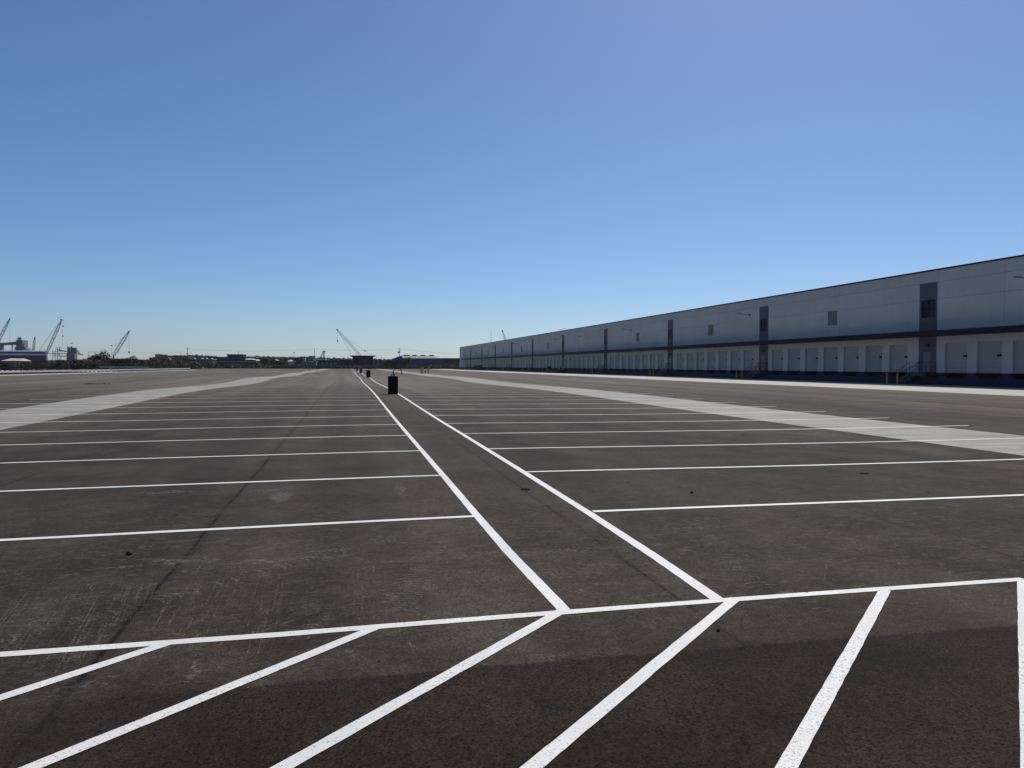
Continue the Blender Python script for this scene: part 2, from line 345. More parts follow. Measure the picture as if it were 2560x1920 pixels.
# painted lines ----------------------------------------------------------------
PZ = .0034; PN = [0]
def strip_path(pts, width, name='painted_line'):
    """a painted line following the ground; pts are centreline points"""
    PN[0] += 1; pz = PZ + (PN[0] % 11)*.0002
    rnd = random.Random(int(pts[0][0]*97+pts[0][1]*31)); mb = MB(); row = []
    P = []
    for (a, b) in zip(pts[:-1], pts[1:]):
        L = math.hypot(b[0]-a[0], b[1]-a[1])
        ts = {0.0}
        for gx in XS:
            if min(a[0], b[0]) < gx < max(a[0], b[0]): ts.add((gx-a[0])/(b[0]-a[0]))
        for gy in YS:
            if min(a[1], b[1]) < gy < max(a[1], b[1]): ts.add((gy-a[1])/(b[1]-a[1]))
        if min(a[1], b[1]) < 14:
            q = int(L/0.12)
            for i in range(1, q): ts.add(i/q)
        P += [(a[0]+(b[0]-a[0])*t, a[1]+(b[1]-a[1])*t) for t in sorted(ts)]
    P.append(pts[-1])
    for i, p in enumerate(P):
        a = P[max(i-1, 0)]; b = P[min(i+1, len(P)-1)]
        L = math.hypot(b[0]-a[0], b[1]-a[1]) or 1; nx, ny = -(b[1]-a[1])/L, (b[0]-a[0])/L
        for s in (-1, 1):
            j = width/2 + rnd.uniform(-1, 1)*0.0022
            x, y = p[0]+s*nx*j, p[1]+s*ny*j
            mb.v.append((x, y, zg(x, y)+pz))
    mb.f = [(2*i, 2*i+2, 2*i+3, 2*i+1) for i in range(len(P)-1)]
    return tag(mb.build(name, M['paint'], smooth=True), kind='structure')
strip_path([(-16, 5.32), (-2.2, 5.205), (-.5, 5.155), (3.5, 5.14), (5.9, 5.13)], .090)
strip_path([(1.615, 5.17), (1.57, 7), (1.565, 8.7), (1.575, 12), (1.58, 20), (1.6, 60), (1.6, 428)], .105)
strip_path([(2.90, 5.17), (2.95, 6.5), (2.995, 8.6), (3.02, 12), (3.05, 20), (3.05, 60), (3.05, 428)], .115)
for a, b, wd in (((-1.20, 5.16), (-1.927, 4.519), .088), ((.204, 5.154), (-1.461, 3.684), .088), ((1.615, 5.20), (-.306, 3.426), .090),
                 ((3.055, 5.16), (.834, 3.171), .088), ((4.42, 5.10), (2.0, 2.91), .088), ((5.865, 5.10), (3.15, 2.672), .10)):
    b = (b[0]+(b[0]-a[0])*1.0, b[1]+(b[1]-a[1])*1.0) if wd else b
    strip_path([a, b], wd)
YL = [8.70, 12.10, 15.7, 19.25, 22.9]
YR = [8.68, 12.19, 15.76, 19.45, 23.0]
while YL[-1] < 150: YL.append(YL[-1]+3.62+random.uniform(-.02, .02))
while YR[-1] < 150: YR.append(YR[-1]+3.62+random.uniform(-.02, .02))
for i, y in enumerate(YL):
    s = random.uniform(-.03, .03)
    strip_path([(1.54, y), (-6, y-.06+s), (-10.2, y-.04+s*.5), (-15.95, y-.05)], .105)
for i, y in enumerate(YR):
    s = random.uniform(-.03, .03)
    strip_path([(3.08, y), (9, y-.05+s), (14.3, y+.0+s*.5), (19.95, y-.02)], .105)

def dust_mat():
    n = NM('pale_dust', 0.9, 0.1); n.col((0.17, 0.155, 0.13))
    a = n.ma('MULTIPLY', n.mr(n.noise(38, 4, 0.8), 0.42, 0.60), n.mr(n.noise(3.0, 3, 0.6, off=6), 0.35, 0.65, 0.25, 0.9))
    n.L.new(a, n.b.inputs['Alpha']); return n.m
M['dust_and_light'] = dust_mat()
def quad_on(mb, a, b, w0, dz=.0028):
    L = math.hypot(b[0]-a[0], b[1]-a[1]) or 1; nx, ny = -(b[1]-a[1])/L*w0/2, (b[0]-a[0])/L*w0/2
    mb.add([(x, y, zg(x, y)+dz) for x, y in ((a[0]-nx, a[1]-ny), (b[0]-nx, b[1]-ny), (b[0]+nx, b[1]+ny), (a[0]+nx, a[1]+ny))], [(0, 1, 2, 3)])
rs = random.Random(77); mb = MB()
for n_, x0, x1, y0, y1, sl, lm in ((75, -2.6, -1.55, 4.75, 6.5, -.16, .9), (80, -1.4, -.5, 4.75, 7.1, -.03, .7), (26, 0.0, .55, 4.75, 6.6, .02, .5), (14, .70, 1.0, 4.8, 7.0, .05, .9), (14, -4.2, -2.6, 5.2, 7.5, -.3, .8), (16, 3.3, 6.0, 5.4, 7.6, .8, .5)):
    for _ in range(n_):
        x = rs.uniform(x0, x1); y = rs.uniform(y0, y1); L = rs.uniform(.2, 1.3)*lm; y2 = min(y+L, y1+.2); w_ = rs.choice((.004, .005, .007, .010))
        cur = y
        while cur < y2:
            st_ = rs.uniform(.03, .22); e_ = min(cur+st_, y2); quad_on(mb, (x+sl*(cur-y), cur), (x+sl*(e_-y), e_), w_); cur = e_+rs.uniform(.003, .05)
tag(mb.build('scrape_marks', M['dust_and_light']), kind='structure')
def tyre_track(mb, pts, wd, sp, bow, bw=.030, br=.9):
    P = []
    for a, b in zip(pts[:-1], pts[1:]):
        L = math.hypot(b[0]-a[0], b[1]-a[1]); P += [((a[0]+(b[0]-a[0])*i/int(L/sp+1)), (a[1]+(b[1]-a[1])*i/int(L/sp+1)), (b[0]-a[0])/L, (b[1]-a[1])/L) for i in range(int(L/sp+1))]
    for x, y, dx, dy in P:
        if rs.random() > br: continue
        prev = None; o0 = rs.uniform(-.5, -.1); o1 = rs.uniform(.1, .5)
        for k_ in range(7):
            t = o0+(o1-o0)*k_/6; q = (x - dy*t*wd + dx*bow*(1-4*t*t), y + dx*t*wd + dy*bow*(1-4*t*t))
            if prev: quad_on(mb, prev, q, bw*rs.uniform(.5, 1.2), .0024)
            prev = q
mb = MB()
tyre_track(mb, [(.35, 5.35), (.62, 6.3), (.95, 7.4), (1.3, 8.6)], .42, .055, .07)
tyre_track(mb, [(-2.5, 5.35), (-1.75, 5.9), (-1.0, 6.6), (-.2, 7.3), (.9, 8.2)], .30, .075, .08, br=.6)
tyre_track(mb, [(4.05, 9.2), (4.1, 10.2), (4.4, 11.3), (4.9, 12.2)], .38, .07, .06)
tyre_track(mb, [(1.9, 5.6), (2.4, 6.4), (3.1, 7.2), (4.4, 8.1)], .36, .07, .07, br=.5)
tyre_track(mb, [(3.6, 4.6), (3.4, 5.6), (3.9, 6.6)], .36, .08, .07, br=.4)
tyre_track(mb, [(-.45, 5.0), (.15, 5.75), (.9, 6.0), (2.0, 6.2)], .26, .06, .08, br=.45)
tag(mb.build('tyre_marks', M['dust_and_light']), kind='structure')
mb = MB()
for pts, wd in (([(-1.5, 6.95), (-.4, 7.0), (.9, 6.8)], .03), ([(6.15, 5.4), (6.25, 7.2), (6.2, 8.8)], .035), ([(7.4, 6.3), (7.3, 8.2)], .04), ([(-3.6, 11.2), (-2.9, 11.9)], .03), ([(3.4, 7.1), (4.1, 7.25)], .03), ([(-.9, 5.05), (-.1, 5.8), (.8, 6.2)], .02), ([(-.86, 5.0), (-.05, 5.75), (.7, 6.12)], .02), ([(-2.6, 4.45), (-1.2, 4.5), (.3, 4.46)], .02), ([(-2.4, 7.2), (-1.8, 7.25)], .05)):
    for a, b in zip(pts[:-1], pts[1:]):
        L = math.hypot(b[0]-a[0], b[1]-a[1]); q = int(L/.06)
        for i in range(q):
            if rs.random() < .75:
                o_ = rs.uniform(-1, 1)*wd*.6; p0 = (a[0]+(b[0]-a[0])*i/q+o_*.5, a[1]+(b[1]-a[1])*i/q+o_); p1 = (a[0]+(b[0]-a[0])*(i+1.4)/q+o_*.5, a[1]+(b[1]-a[1])*(i+1.4)/q+o_); quad_on(mb, p0, p1, wd*rs.uniform(.15, .6), .002)
tag(mb.build('dust_streaks', M['dust_and_light']), kind='structure')

# ------------------------------------------------------------------ warehouse
XB, YN, YF = 60.0, -34.0, 390.0
ROOFZ = 12.12
wh = empty('warehouse', (XB, 180, 0), 'long grey concrete warehouse lined with loading docks, canopy and dark roof edge', 'warehouse')
def WB(mb, name, mat, parent=wh, **kw):
    o = mb.build(name, mat, parent, **kw)
    o.location = (-XB, -180, 0) if parent is wh else (0, 0, 0)
    return o
BAYS = [2.3, 33.0, 63.75, 94.4, 125.75, 160.8, 195.5, 230.2, 261.35, 292.0, 322.8, 353.5]
BW = 1.2
doors = []     # near jamb, far jamb (door 2.72 wide)
for i, b in enumerate(BAYS[:-1]):
    nx = BAYS[i+1]; kk = 8 if nx-b > 33 else 7
    for q in range(kk):
        far = b + 5.45 + 3.835*q + (0.15 if kk == 8 else 0)
        doors.append((far-2.72, far))
for q in range(4): doors.append((353.5+5.45+3.835*q-2.72, 353.5+5.45+3.835*q))
for q in range(7): doors.append((-28.5+5.45+3.835*q-2.72, -28.5+5.45+3.835*q))
doors = sorted(d for d in doors if d[0] > YN+1)
GAP = .022
DZ0, DZ1 = 1.43, 4.51
wall = MB()
# backing behind the panel joints
wall.box(XB+.13, XB+.17, YN+.02, YF-.02, DZ1+.02, 12.0)
joints = [0.9+7.69*i for i in range(-4, 52)]
joints = [j for j in joints if YN+1 < j < YF-1]
def spans(a, b, cutl):
    e = [a] + [c for c in cutl if a < c < b] + [b]
    return [(e[i]+(GAP/2 if i else 0), e[i+1]-(GAP/2 if i < len(e)-2 else 0)) for i in range(len(e)-1)]
bayed = [(b-BW, b+BW) for b in BAYS] + [(372.9, 374.0), (376.2, 377.4), (384.6, 386.2)]
def minus(a, b, holes):
    out = []; cur = a
    for h0, h1 in sorted(holes):
        if h1 <= cur or h0 >= b: continue
        if h0 > cur: out.append((cur, h0))
        cur = max(cur, h1)
    if cur < b: out.append((cur, b))
    return out
vents = [17.7, 48.3, 79.05, 110.2, 141.5, 211.2, 245.7, 276.6, 307.6, 338.6]
for (a, b) in spans(YN, YF, joints):
    wall.box(XB, XB+.20, a, b, 10.94, ROOFZ)
    for (c, d) in minus(a, b, bayed):
        wall.box(XB, XB+.20, c, d, 9.13, 10.92)
        hv = [(v-.9, v+.9) for v in vents]
        for (e, f) in minus(c, d, hv): wall.box(XB, XB+.20, e, f, 7.28, 9.11)
        wall.box(XB, XB+.20, c, d, 5.0, 7.28)
        wall.box(XB, XB+.20, c, d, DZ1, 5.0)
        for (e, f) in minus(c, d, doors): wall.box(XB, XB+.30, e, f, DZ0, DZ1)
wall.box(XB+.30, XB+.5, YN, YF, -.3, 11.9)
wall.box(XB+.2, XB+84, YN, YN+.3, -.3, ROOFZ); wall.box(XB+.2, XB+84, YF-.3, YF, -.3, ROOFZ); wall.box(XB+83.7, XB+84, YN+.3, YF-.3, -.3, ROOFZ)
WB(wall, 'wall', M['wall'])
dd = MB()
for (c, d) in spans(YN, YF, joints): dd.box(XB-.004, XB+.25, c, d, -.3, DZ0-.002)
WB(dd, 'foundation_wall', M['dado'])
mb = MB(); mb.box(XB+.22, XB+83.7, YN+.3, YF-.3, 11.5, 11.6); WB(mb, 'roof', M['roof'])
mb = MB(); mb.box(XB-.06, XB+.34, YN-.04, YF+.04, ROOFZ+.002, ROOFZ+.17); WB(mb, 'coping', M['coping'])
mb = MB(); mb.box(XB-2.15, XB-.002, YN, 373.5, 5.22, 5.32); mb.box(XB-2.2, XB-2.15, YN, 373.5, 5.16, 5.74)
for j in [YN+1+3.845*i for i in range(106)]: mb.box(XB-2.15, XB-.003, j, j+.08, 5.32, 5.46)
WB(mb, 'canopy', M['canopy'])
mb = MB()
for j in joints:
    if j < 372: mb.tube((XB-1.4, j, 5.5), (XB, j, 7.0), .015, n=5)
for bi, b in enumerate(BAYS):
    o = MB()
    a0, a1 = b-BW+.004, b+BW-.004
    # accent panel with a window hole and a door hole
    o.box(XB+.012, XB+.2, a0, a1, 9.13, 10.92)
    o.box(XB+.012, XB+.2, a0, b-.92, 7.26, 9.128); o.box(XB+.012, XB+.2, b+.92, a1, 7.26, 9.128)
    o.box(XB+.012, XB+.2, a0, a1, DZ0, 7.258) if False else None
    o.box(XB+.012, XB+.2, a0, a1, 3.62, 7.258)
    o.box(XB+.012, XB+.2, a0, b-.40, DZ0, 3.618); o.box(XB+.012, XB+.2, b+.67, a1, DZ0, 3.618)
    WB(o, 'accent_panel', M['accent'])
    wn = MB(); y0, y1, z0, z1 = b-.91, b+.91, 7.27, 9.12
    X0, X1 = XB+.04, XB+.12
    wn.box(X0, X1, y0, y1, z0, z0+.09); wn.box(X0, X1, y0, y1, z1-.09, z1)
    wn.box(X0, X1, y0, y0+.08, z0+.09, z1-.09); wn.box(X0, X1, y1-.16, y1, z0+.09, z1-.09); wn.box(X0, X1, b-.07, b+.07, z0+.09, z1-.09)
    wn.box(X0+.01, X1-.01, y0+.08, b-.07, 8.16, 8.23); wn.box(X0+.01, X1-.01, b+.07, y1-.16, 8.16, 8.23)
    wo_ = WB(wn, 'window', M['frame'])
    gl = MB(); gl.box(XB+.085, XB+.095, y0+.04, y1-.05, z0+.05, z1-.05); WB(gl, 'pane', M['glass'], wo_)
    md = MB(); md.box(XB+.05, XB+.10, b-.395, b+.665, DZ0, 3.615)
    mo = WB(md, 'entry_door', M['accent'] if False else plain('entry_door_paint', (0.16, 0.175, 0.20), 0.6) if bi == 0 else bpy.data.materials['entry_door_paint'])
    hd = MB(); hd.box(XB-.02, XB+.05, b-.30, b-.24, 2.35, 2.5); WB(hd, 'handle', M['dark'], mo)
    lm = MB(); lm.box(XB-.28, XB+.012, b-.28, b+.20, 4.18, 4.34); lm.box(XB-.2, XB+.012, b-.2, b+.12, 4.34, 4.46); WB(lm, 'wall_lamp', M['lamp'])
for v in vents:
    mb = MB()
    for s0, s1 in ((v-.9, v-.03), (v+.03, v+.9)):
        mb.box(XB+.01, XB+.07, s0, s0+.05, 7.28, 9.13); mb.box(XB+.01, XB+.07, s1-.05, s1, 7.28, 9.13)
        for q in range(15):
            z = 7.3+q*.122
            mb.add([(XB+.02, s0+.05, z), (XB+.02, s1-.05, z), (XB+.10, s1-.05, z+.085), (XB+.10, s0+.05, z+.085), (XB+.03, s0+.05, z-.01), (XB+.03, s1-.05, z-.01), (XB+.11, s1-.05, z+.075), (XB+.11, s0+.05, z+.075)], [(0, 1, 2, 3), (7, 6, 5, 4), (0, 4, 5, 1), (1, 5, 6, 2), (2, 6, 7, 3), (3, 7, 4, 0)])
    WB(mb, 'louvre', M['louvre'])
for (c, d) in ((372.9, 374.0), (376.2, 377.4), (384.6, 386.2)):
    mb = MB(); mb.box(XB+.06, XB+.12, c, d, 1.45, 10.92); WB(mb, 'tall_window', M['glass'])
for y in (22.5, 51.9, 98.25, 145.1, 179.9, 203.1, 249.5, 295.6, 335.0):     # arm lights
    mb = MB(); mb.box(XB-.12, XB, y-.12, y+.12, 9.78, 10.06); mb.tube((XB-.1, y, 9.93), (XB-1.5, y, 10.06), .03); mb.box(XB-2.1, XB-1.4, y-.12, y+.12, 10.03, 10.11)
    WB(mb, 'arm_lamp', M['lamp'])
# dock doors: door > vision_panel, dock_bumper
door_list = [d for d in doors if d[0] > 36]
for i, (a, b) in enumerate(door_list[:88]):
    mb = MB(); mb.box(XB+.20, XB+.26, a+.003, b-.003, DZ0, DZ1-.003); d_ = WB(mb, 'dock_door', M['door'])
    mb = MB(); mb.box(XB+.185, XB+.2, a+.10, a+.68, 3.03, 3.24); WB(mb, 'vision_panel', M['dark'], d_)
    mb = MB(); mb.box(XB-.10, XB-.006, a-.02, b+.10, 1.18, 1.425); mb.box(XB-.12, XB-.006, a+.38, b-.30, .92, 1.18)
    mb.box(XB-.14, XB-.10, a+.1, a+.36, 1.2, 1.4); mb.box(XB-.14, XB-.10, b-.3, b-.04, 1.2, 1.4)
    WB(mb, 'dock_bumper', M['dark'], d_)
mb = MB()
for y in (205.8, 208, 210, 212, 214): mb.tube((64, y, 11.6), (64, y, 13.5), .05, n=5)
for z in (12.8, 13.48): mb.tube((64, 205.8, z), (64, 214, z), .05, n=5)
WB(mb, 'roof_railing', M['galv'])

# stairs at every entry door
st = empty('steel_staircase', (0, 0, 0), 'x', 'staircase', 'steel stairs up to the entry doors')
mb = MB(); mb.box(-1.35, -.02, -1.25, .95, 1.22, 1.36); mb.box(-1.3, -.05, -1.2, .9, .95, 1.22); mb.build('landing', M['rail'], st)
mb = MB()
for yy in (-1.2, .85):
    mb = MB(); mb.box(-1.3, -1.22, yy, yy+.08, .0, .95); mb.build('support_post', M['rail'], st)
tr = MB(); N = 7
for i in range(N):
    y = .98+i*.30; z = 1.36-(i+1)*.155; tr.box(-1.28, -.12, y, y+.28, z-.035, z)
tr.build('treads', M['tread'], st)
mb = MB()
for x in (-1.34, -.10):
    mb = MB(); mb.add([(x, .95, 1.36), (x, .95, 1.08), (x, 3.15, .0), (x, 3.2, .20), (x+.05, .95, 1.36), (x+.05, .95, 1.08), (x+.05, 3.15, .0), (x+.05, 3.2, .20)], [(0, 1, 2, 3), (7, 6, 5, 4), (0, 4, 5, 1), (1, 5, 6, 2), (2, 6, 7, 3), (3, 7, 4, 0)]); mb.build('stringer', M['rail'], st)
mb = MB(); r = .024
for x in (-1.33, -.09):
    if x < -1: mb.path([(x, -1.22, 1.36), (x, -1.22, 2.42), (x, .95, 2.42), (x, 3.05, 1.32), (x, 3.25, 1.30), (x, 3.2, .12)], r)
    else: mb.path([(x, .95, 1.36), (x, .95, 2.42), (x, 3.05, 1.32), (x, 3.2, .12)], r)
    mb.path([(x, -1.22 if x < -1 else .95, 1.92), (x, .95, 1.92), (x, 3.1, .82)], r)
    for y in ((-.1, .95) if x < -1 else ()): mb.tube((x, y, 1.36), (x, y, 2.42), r)
    mb.tube((x, 2.0, .75), (x, 2.0, 1.87), r)
mb.path([(-1.33, -1.22, 2.42), (-.05, -1.22, 2.42), (-.05, -1.22, 1.36)], r); mb.tube((-1.33, -1.22, 1.92), (-.05, -1.22, 1.92), r)
mb.build('handrail', M['rail'], st)
bl = empty('yellow_bollard', (0, 0, 0), 'x', 'bollard', 'yellow bollards at the feet of the steel stairs')
mb = MB(); mb.tube((0, 0, -.05), (0, 0, 1.18), .085, n=14); mb.tube((0, 0, 1.18), (0, 0, 1.24), .085, .04, n=14)
mb.build('post', M['yellow'], bl, smooth=False)
ORD = ['nearest', 'second nearest', 'third nearest', 'fourth nearest', 'fifth nearest', 'sixth nearest', 'seventh nearest', 'eighth nearest', 'ninth nearest', 'farthest']
for i, b in enumerate(BAYS[2:]):
    loc = (XB, b-.15+.15, .12)
    lab = 'dark steel stair with handrails against the dock wall, %s of the row' % ORD[i]
    o = st if i == 0 else copy_tree(st, loc, lab); o.location = loc; o['label'] = lab
    for q, (yy, side) in enumerate(((.72, 'right'), (2.22, 'left'))):
        lb = '%s yellow bollard of the pair guarding the %s steel stair' % (side, ORD[i])
        l2 = (56.9, b+yy-.05, .1)
        if i == 0 and q == 0: o2 = bl; bl.location = l2; bl['label'] = lb
        else: copy_tree(bl, l2, lb)

# dumpster and lift beside the docks
dm = empty('dumpster', (55, 304.5, .1), 'dark steel dumpster parked by the far docks of the warehouse', 'dumpster')
mb = MB(); mb.add([(-1, -3, .2), (1, -3, .2), (1, 3, .2), (-1, 3, .2), (-1.2, -3.4, 2.2), (1.2, -3.4, 2.2), (1.2, 3.4, 2.2), (-1.2, 3.4, 2.2)], [(0, 3, 2, 1), (0, 1, 5, 4), (1, 2, 6, 5), (2, 3, 7, 6), (3, 0, 4, 7)])
for q in range(6): mb.box(-1.26, -1.06, -2.8+q*1.1, -2.7+q*1.1, .3, 2.15)
mb.build('body', M['navy'], dm)
mb = MB(); mb.box(-1.25, 1.25, -3.45, 3.45, 2.2, 2.3); mb.build('lid', M['dark'], dm)
mb = MB()
for y in (-2.5, 2.5): mb.tube((-.9, y, .12), (.9, y, .12), .13, n=10)
mb.build('wheel', M['dark'], dm)
lf = empty('scissor_lift', (56.6, 186.5, .1), 'dark scissor lift with raised work platform parked at the docks', 'lift')
mb = MB(); mb.box(-.7, .7, -1.4, 1.4, .3, .8); mb.build('chassis', M['dark'], lf)
for x in (-.7, .7):
    for y in (-1, 1):
        mb = MB(); mb.tube((x-.1, y, .3), (x+.1, y, .3), .3, n=14); mb.build('wheel', M['dark'], lf)
mb = MB()
for x in (-.5, .5):
    for q in range(4):
        z = .8+q*.55; mb.tube((x, -1, z), (x, 1, z+.55), .05); mb.tube((x, 1, z), (x, -1, z+.55), .05)
mb.build('scissor_arms', M['palegrey'], lf)
mb = MB(); mb.box(-.7, .7, -1.3, 1.3, 3.0, 3.12)
for x in (-.68, .68):
    for y in (-1.28, 0, 1.28): mb.tube((x, y, 3.1), (x, y, 4.1), .03)
    for z in (3.6, 4.1): mb.tube((x, -1.28, z), (x, 1.28, z), .03)
for y in (-1.28, 1.28):
    for z in (3.6, 4.1): mb.tube((-.68, y, z), (.68, y, z), .03)
mb.build('platform', M['louvre'], lf)
for i, (px, lb) in enumerate(((1355.5, 'yellow bollard left of the dark machinery at the docks'), (1375.5, 'yellow bollard right of the dark machinery at the docks'))):
    P = pix(px, 918, 200-i*6); P.x = 56; P.y = 56/(pix(px, 918, 100).x/100); copy_tree(bl, (56, P.y, .1), lb)
pp = empty('pallet_stack', (56.4, 197.5, .1), 'dark stacked pallets and equipment between two yellow bollards at the docks', 'pallet stack')
mb = MB()
for q in range(7): mb.box(-.6, .6, -1.2, 1.2, .02+q*.16, .14+q*.16)
mb.build('pallet', M['wood'], pp)
mb = MB(); mb.box(-.5, .4, -.9, -.2, 1.15, 1.9); mb.box(-.4, .5, .3, 1.0, 1.15, 1.6); mb.build('equipment', M['dark'], pp)
tag(MB().add(*(lambda b: (b.v, b.f))(MB().tube((57.6, 203.6, .1), (57.6, 203.6, 1.0), .3, n=14).tube((57.6, 203.6, .38), (57.6, 203.6, .42), .32, n=14).tube((57.6, 203.6, .7), (57.6, 203.6, .74), .32, n=14))).build('blue_drum', M['bluepaint']), 'blue steel drum at the foot of the docks near the machinery', 'drum')

# ------------------------------------------------------------------ light pole piers along the median
def pier(name, X, Y, label, group='dark light pole bases along the median', hgt=1.13, bent=False, whips=0):
    z = zg(X, Y)
    e = empty(name, (X, Y, z), label, 'pole base', group)
    mb = MB(); mb.box(-.30, .30, -.30, .30, -.1, hgt); mb.build('pier', M['pier'], e, bevel=.03)
    if bent:
        for x in (-.10, .095):
            mb = MB(); mb.tube((x, -.1, hgt-.02), (x, -.1, hgt+.10), .02, n=6); mb.tube((x, -.1, hgt+.07), (x, -.1, hgt+.13), (.034), .028, n=8); mb.build('anchor_bolt', M['dark'], e)
        pts = [(.02, 0, hgt-.02), (.02, 0, hgt+.27), (.05, 0, hgt+.34), (.10, 0, hgt+.41), (.16, 0, hgt+.46), (.24, 0, hgt+.49), (.34, 0, hgt+.495), (.42, 0, hgt+.485), (.47, 0, hgt+.42), (.52, 0, hgt+.30), (.56, 0, hgt+.19), (.575, 0, hgt+.13)]
        mb = MB(); mb.tube((.02, 0, hgt-.02), (.02, 0, hgt+.28), .038, n=10); mb.path(pts[1:], .024, n=8); mb.build('conduit', M['dark'], e)
    for q in range(whips):
        rr = random.Random(q*7+int(Y)); a = rr.uniform(-.22, .22)
        mb = MB(); mb.path([(a*.3, 0, hgt), (a*.8, 0, hgt+.16), (a*2.0, rr.uniform(-.1, .1), hgt+.30+rr.uniform(-.05, .1))], .012, n=5); mb.build('cable', M['dark'], e)
    return e
def ground_at(px, py):
    z = .1
    for _ in range(12):
        d = FW*FPX + RT*(px-1280) - UP*(py-960); t = (z-H)/d.z; p = (d.x*t, d.y*t); z = zg(*p)
    return p
def pier_px(px, py, *a, **k):
    x, y = ground_at(px, py); return pier('pole_base', x, y+.3, *a, **k)
pier_px(983, 985.5, 'dark square pole base with a bent conduit arching from its top', bent=True)
pier_px(921.1, 944.0, 'dark pole base with thin cables splaying from its top, second from the camera', whips=5, hgt=1.10)
pier_px(902, 932.7, 'dark pole base in the median, third from the camera', whips=1)
pier_px(892.9, 927.1, 'dark pole base in the median, fourth from the camera', whips=2)
pier_px(887.5, 923.9, 'dark pole base in the median, fifth and farthest from the camera', whips=1)
P = pix(524.5, 920, 404); e = pier('pole_base', P.x, 404, 'dark pole base alone on the far left yard, left of two', 'dark light pole bases on the far left yard', 1.45); e.scale = (1.7, 1.7, 1)
P = pix(579, 919.5, 424); e = pier('pole_base', P.x, 424, 'small dark pole base on the far left yard, right of two', 'dark light pole bases on the far left yard', .9); e.scale = (1.5, 1.5, 1)
# yellow bollards on the right strip
for i, (X, lb, rr, hh) in enumerate(((17.75, 'leftmost tall yellow bollard on the right concrete strip', .14, 1.45), (18.15, 'tall yellow bollard touching the leftmost one on the concrete strip', .14, 1.4), (19.55, 'rightmost tall yellow bollard on the concrete strip', .17, 1.45))):
    GX0, GY0 = ground_at(1063.8, 934.2); X = X-18.8+GX0; e = empty('yellow_bollard', (X, GY0+i*.3, zg(X, GY0)), lb, 'bollard', 'yellow bollards on the right concrete strip')
    mb = MB(); mb.tube((0, 0, -.1), (0, 0, hh-.06), rr, n=16); mb.tube((0, 0, hh-.06), (0, 0, hh), rr, rr*.5, n=16); mb.build('post', M['yellow'], e)
e = empty('hydrant', (GX0, GY0, zg(GX0, GY0)), 'short yellow hydrant standing between the yellow bollards on the strip', 'hydrant')
mb = MB(); mb.tube((0, 0, -.1), (0, 0, .75), .11, n=12); mb.tube((0, 0, .75), (0, 0, .95), .15, .05, n=12); mb.tube((0, 0, .0), (0, 0, .08), .18, n=12); mb.build('barrel', M['yellow'], e)
mb = MB(); mb.tube((-.2, 0, .55), (.2, 0, .55), .06, n=10); mb.tube((0, -.2, .5), (0, 0, .5), .08, n=10); mb.build('nozzle', M['dark'], e)

# small things lying on the asphalt
def disc(X, Y, r, label, name='valve_cover'):
    e = empty(name, (X, Y, zg(X, Y)), label, 'cover')
    mb = MB(); mb.tube((0, 0, -.02), (0, 0, .010), r, n=24); mb.build('lid', M['dark'], e)
    mb = MB()
    for q in range(24):
        t0, t1 = 2*pi*q/24, 2*pi*(q+1)/24
        mb.add([(r*1.02*cos(t0), r*1.02*sin(t0), .006), (r*1.18*cos(t0), r*1.18*sin(t0), .005), (r*1.18*cos(t1), r*1.18*sin(t1), .005), (r*1.02*cos(t1), r*1.02*sin(t1), .006)], [(0, 1, 2, 3)])
    mb.build('rim', M['stone'], e)
disc(2.62, 10.45, .07, 'small dark round cover beside the right median line')
disc(9.05, 11.0, .08, 'small dark round cover in the asphalt right of the median')
def stone(X, Y, r, label, seed, mat='stone', sq=.7):
    rnd = random.Random(seed); mb = MB(); vs = []; rows = 5; n = 8
    for j in range(rows+1):
        ph = pi*j/rows
        for i in range(n):
            rr = r*(1+rnd.uniform(-.28, .22)); t = 2*pi*i/n
            vs.append((rr*sin(ph)*cos(t)*1.25, rr*sin(ph)*sin(t), rr*cos(ph)*sq+r*sq*.8))
    mb.add(vs, [(j*n+i, j*n+(i+1) % n, (j+1)*n+(i+1) % n, (j+1)*n+i) for j in range(rows) for i in range(n)])
    return tag(mb.build('stone', M[mat], loc=(X, Y, zg(X, Y))), label, 'stone', 'loose stones on the asphalt')
stone(-2.13, 7.7, .028, 'dark stone lying left of the long dark paving seam', 3)
stone(8.63, 9.1, .016, 'flat brown scrap on the second right stall line', 5, sq=.3)
stone(2.56, 4.55, .014, 'tiny dark pebble on the fourth diagonal white line', 6)
stone(4.7, 6.75, .009, 'tiny pale pebble on the asphalt in the first right stall', 8, 'palegrey')
stone(5.0, 9.7, .022, 'small pebble near the second right stall line', 12)
rnd = random.Random(5); q = 0
NP = 12
for i in range(NP):
    X = rnd.uniform(-5, 9); Y = rnd.choice((rnd.uniform(2.8, 6), rnd.uniform(5, 12)))
    o = stone(X, Y, rnd.uniform(.003, .007), 'tiny loose pebble scattered on the dark asphalt in front', 100+i, 'stone' if rnd.random() < .9 else 'palegrey'); o['group'] = 'tiny pebbles scattered over the near asphalt'; o.name = 'pebble'; o['category'] = 'pebble'
P = Vector((-25.3, 80, zg(-25.3, 80)))
mb = MB(); rnd = random.Random(9)
for i in range(60):
    x = rnd.gauss(0, .55); y = rnd.gauss(0, .35); s = rnd.uniform(.04, .13)
    mb.add([(x-s*1.5, y-s, -.02), (x+s*1.5, y-s, -.02), (x+s*1.5, y+s, -.02), (x-s*1.5, y+s, -.02), (x+rnd.uniform(-s, s)*.4, y, s*rnd.uniform(.4, 1.1))], [(0, 1, 4), (1, 2, 4), (2, 3, 4), (3, 0, 4)])
tag(mb.build('debris', M['bark'], loc=P), 'low scatter of dark dirt clods on the left asphalt', 'debris')

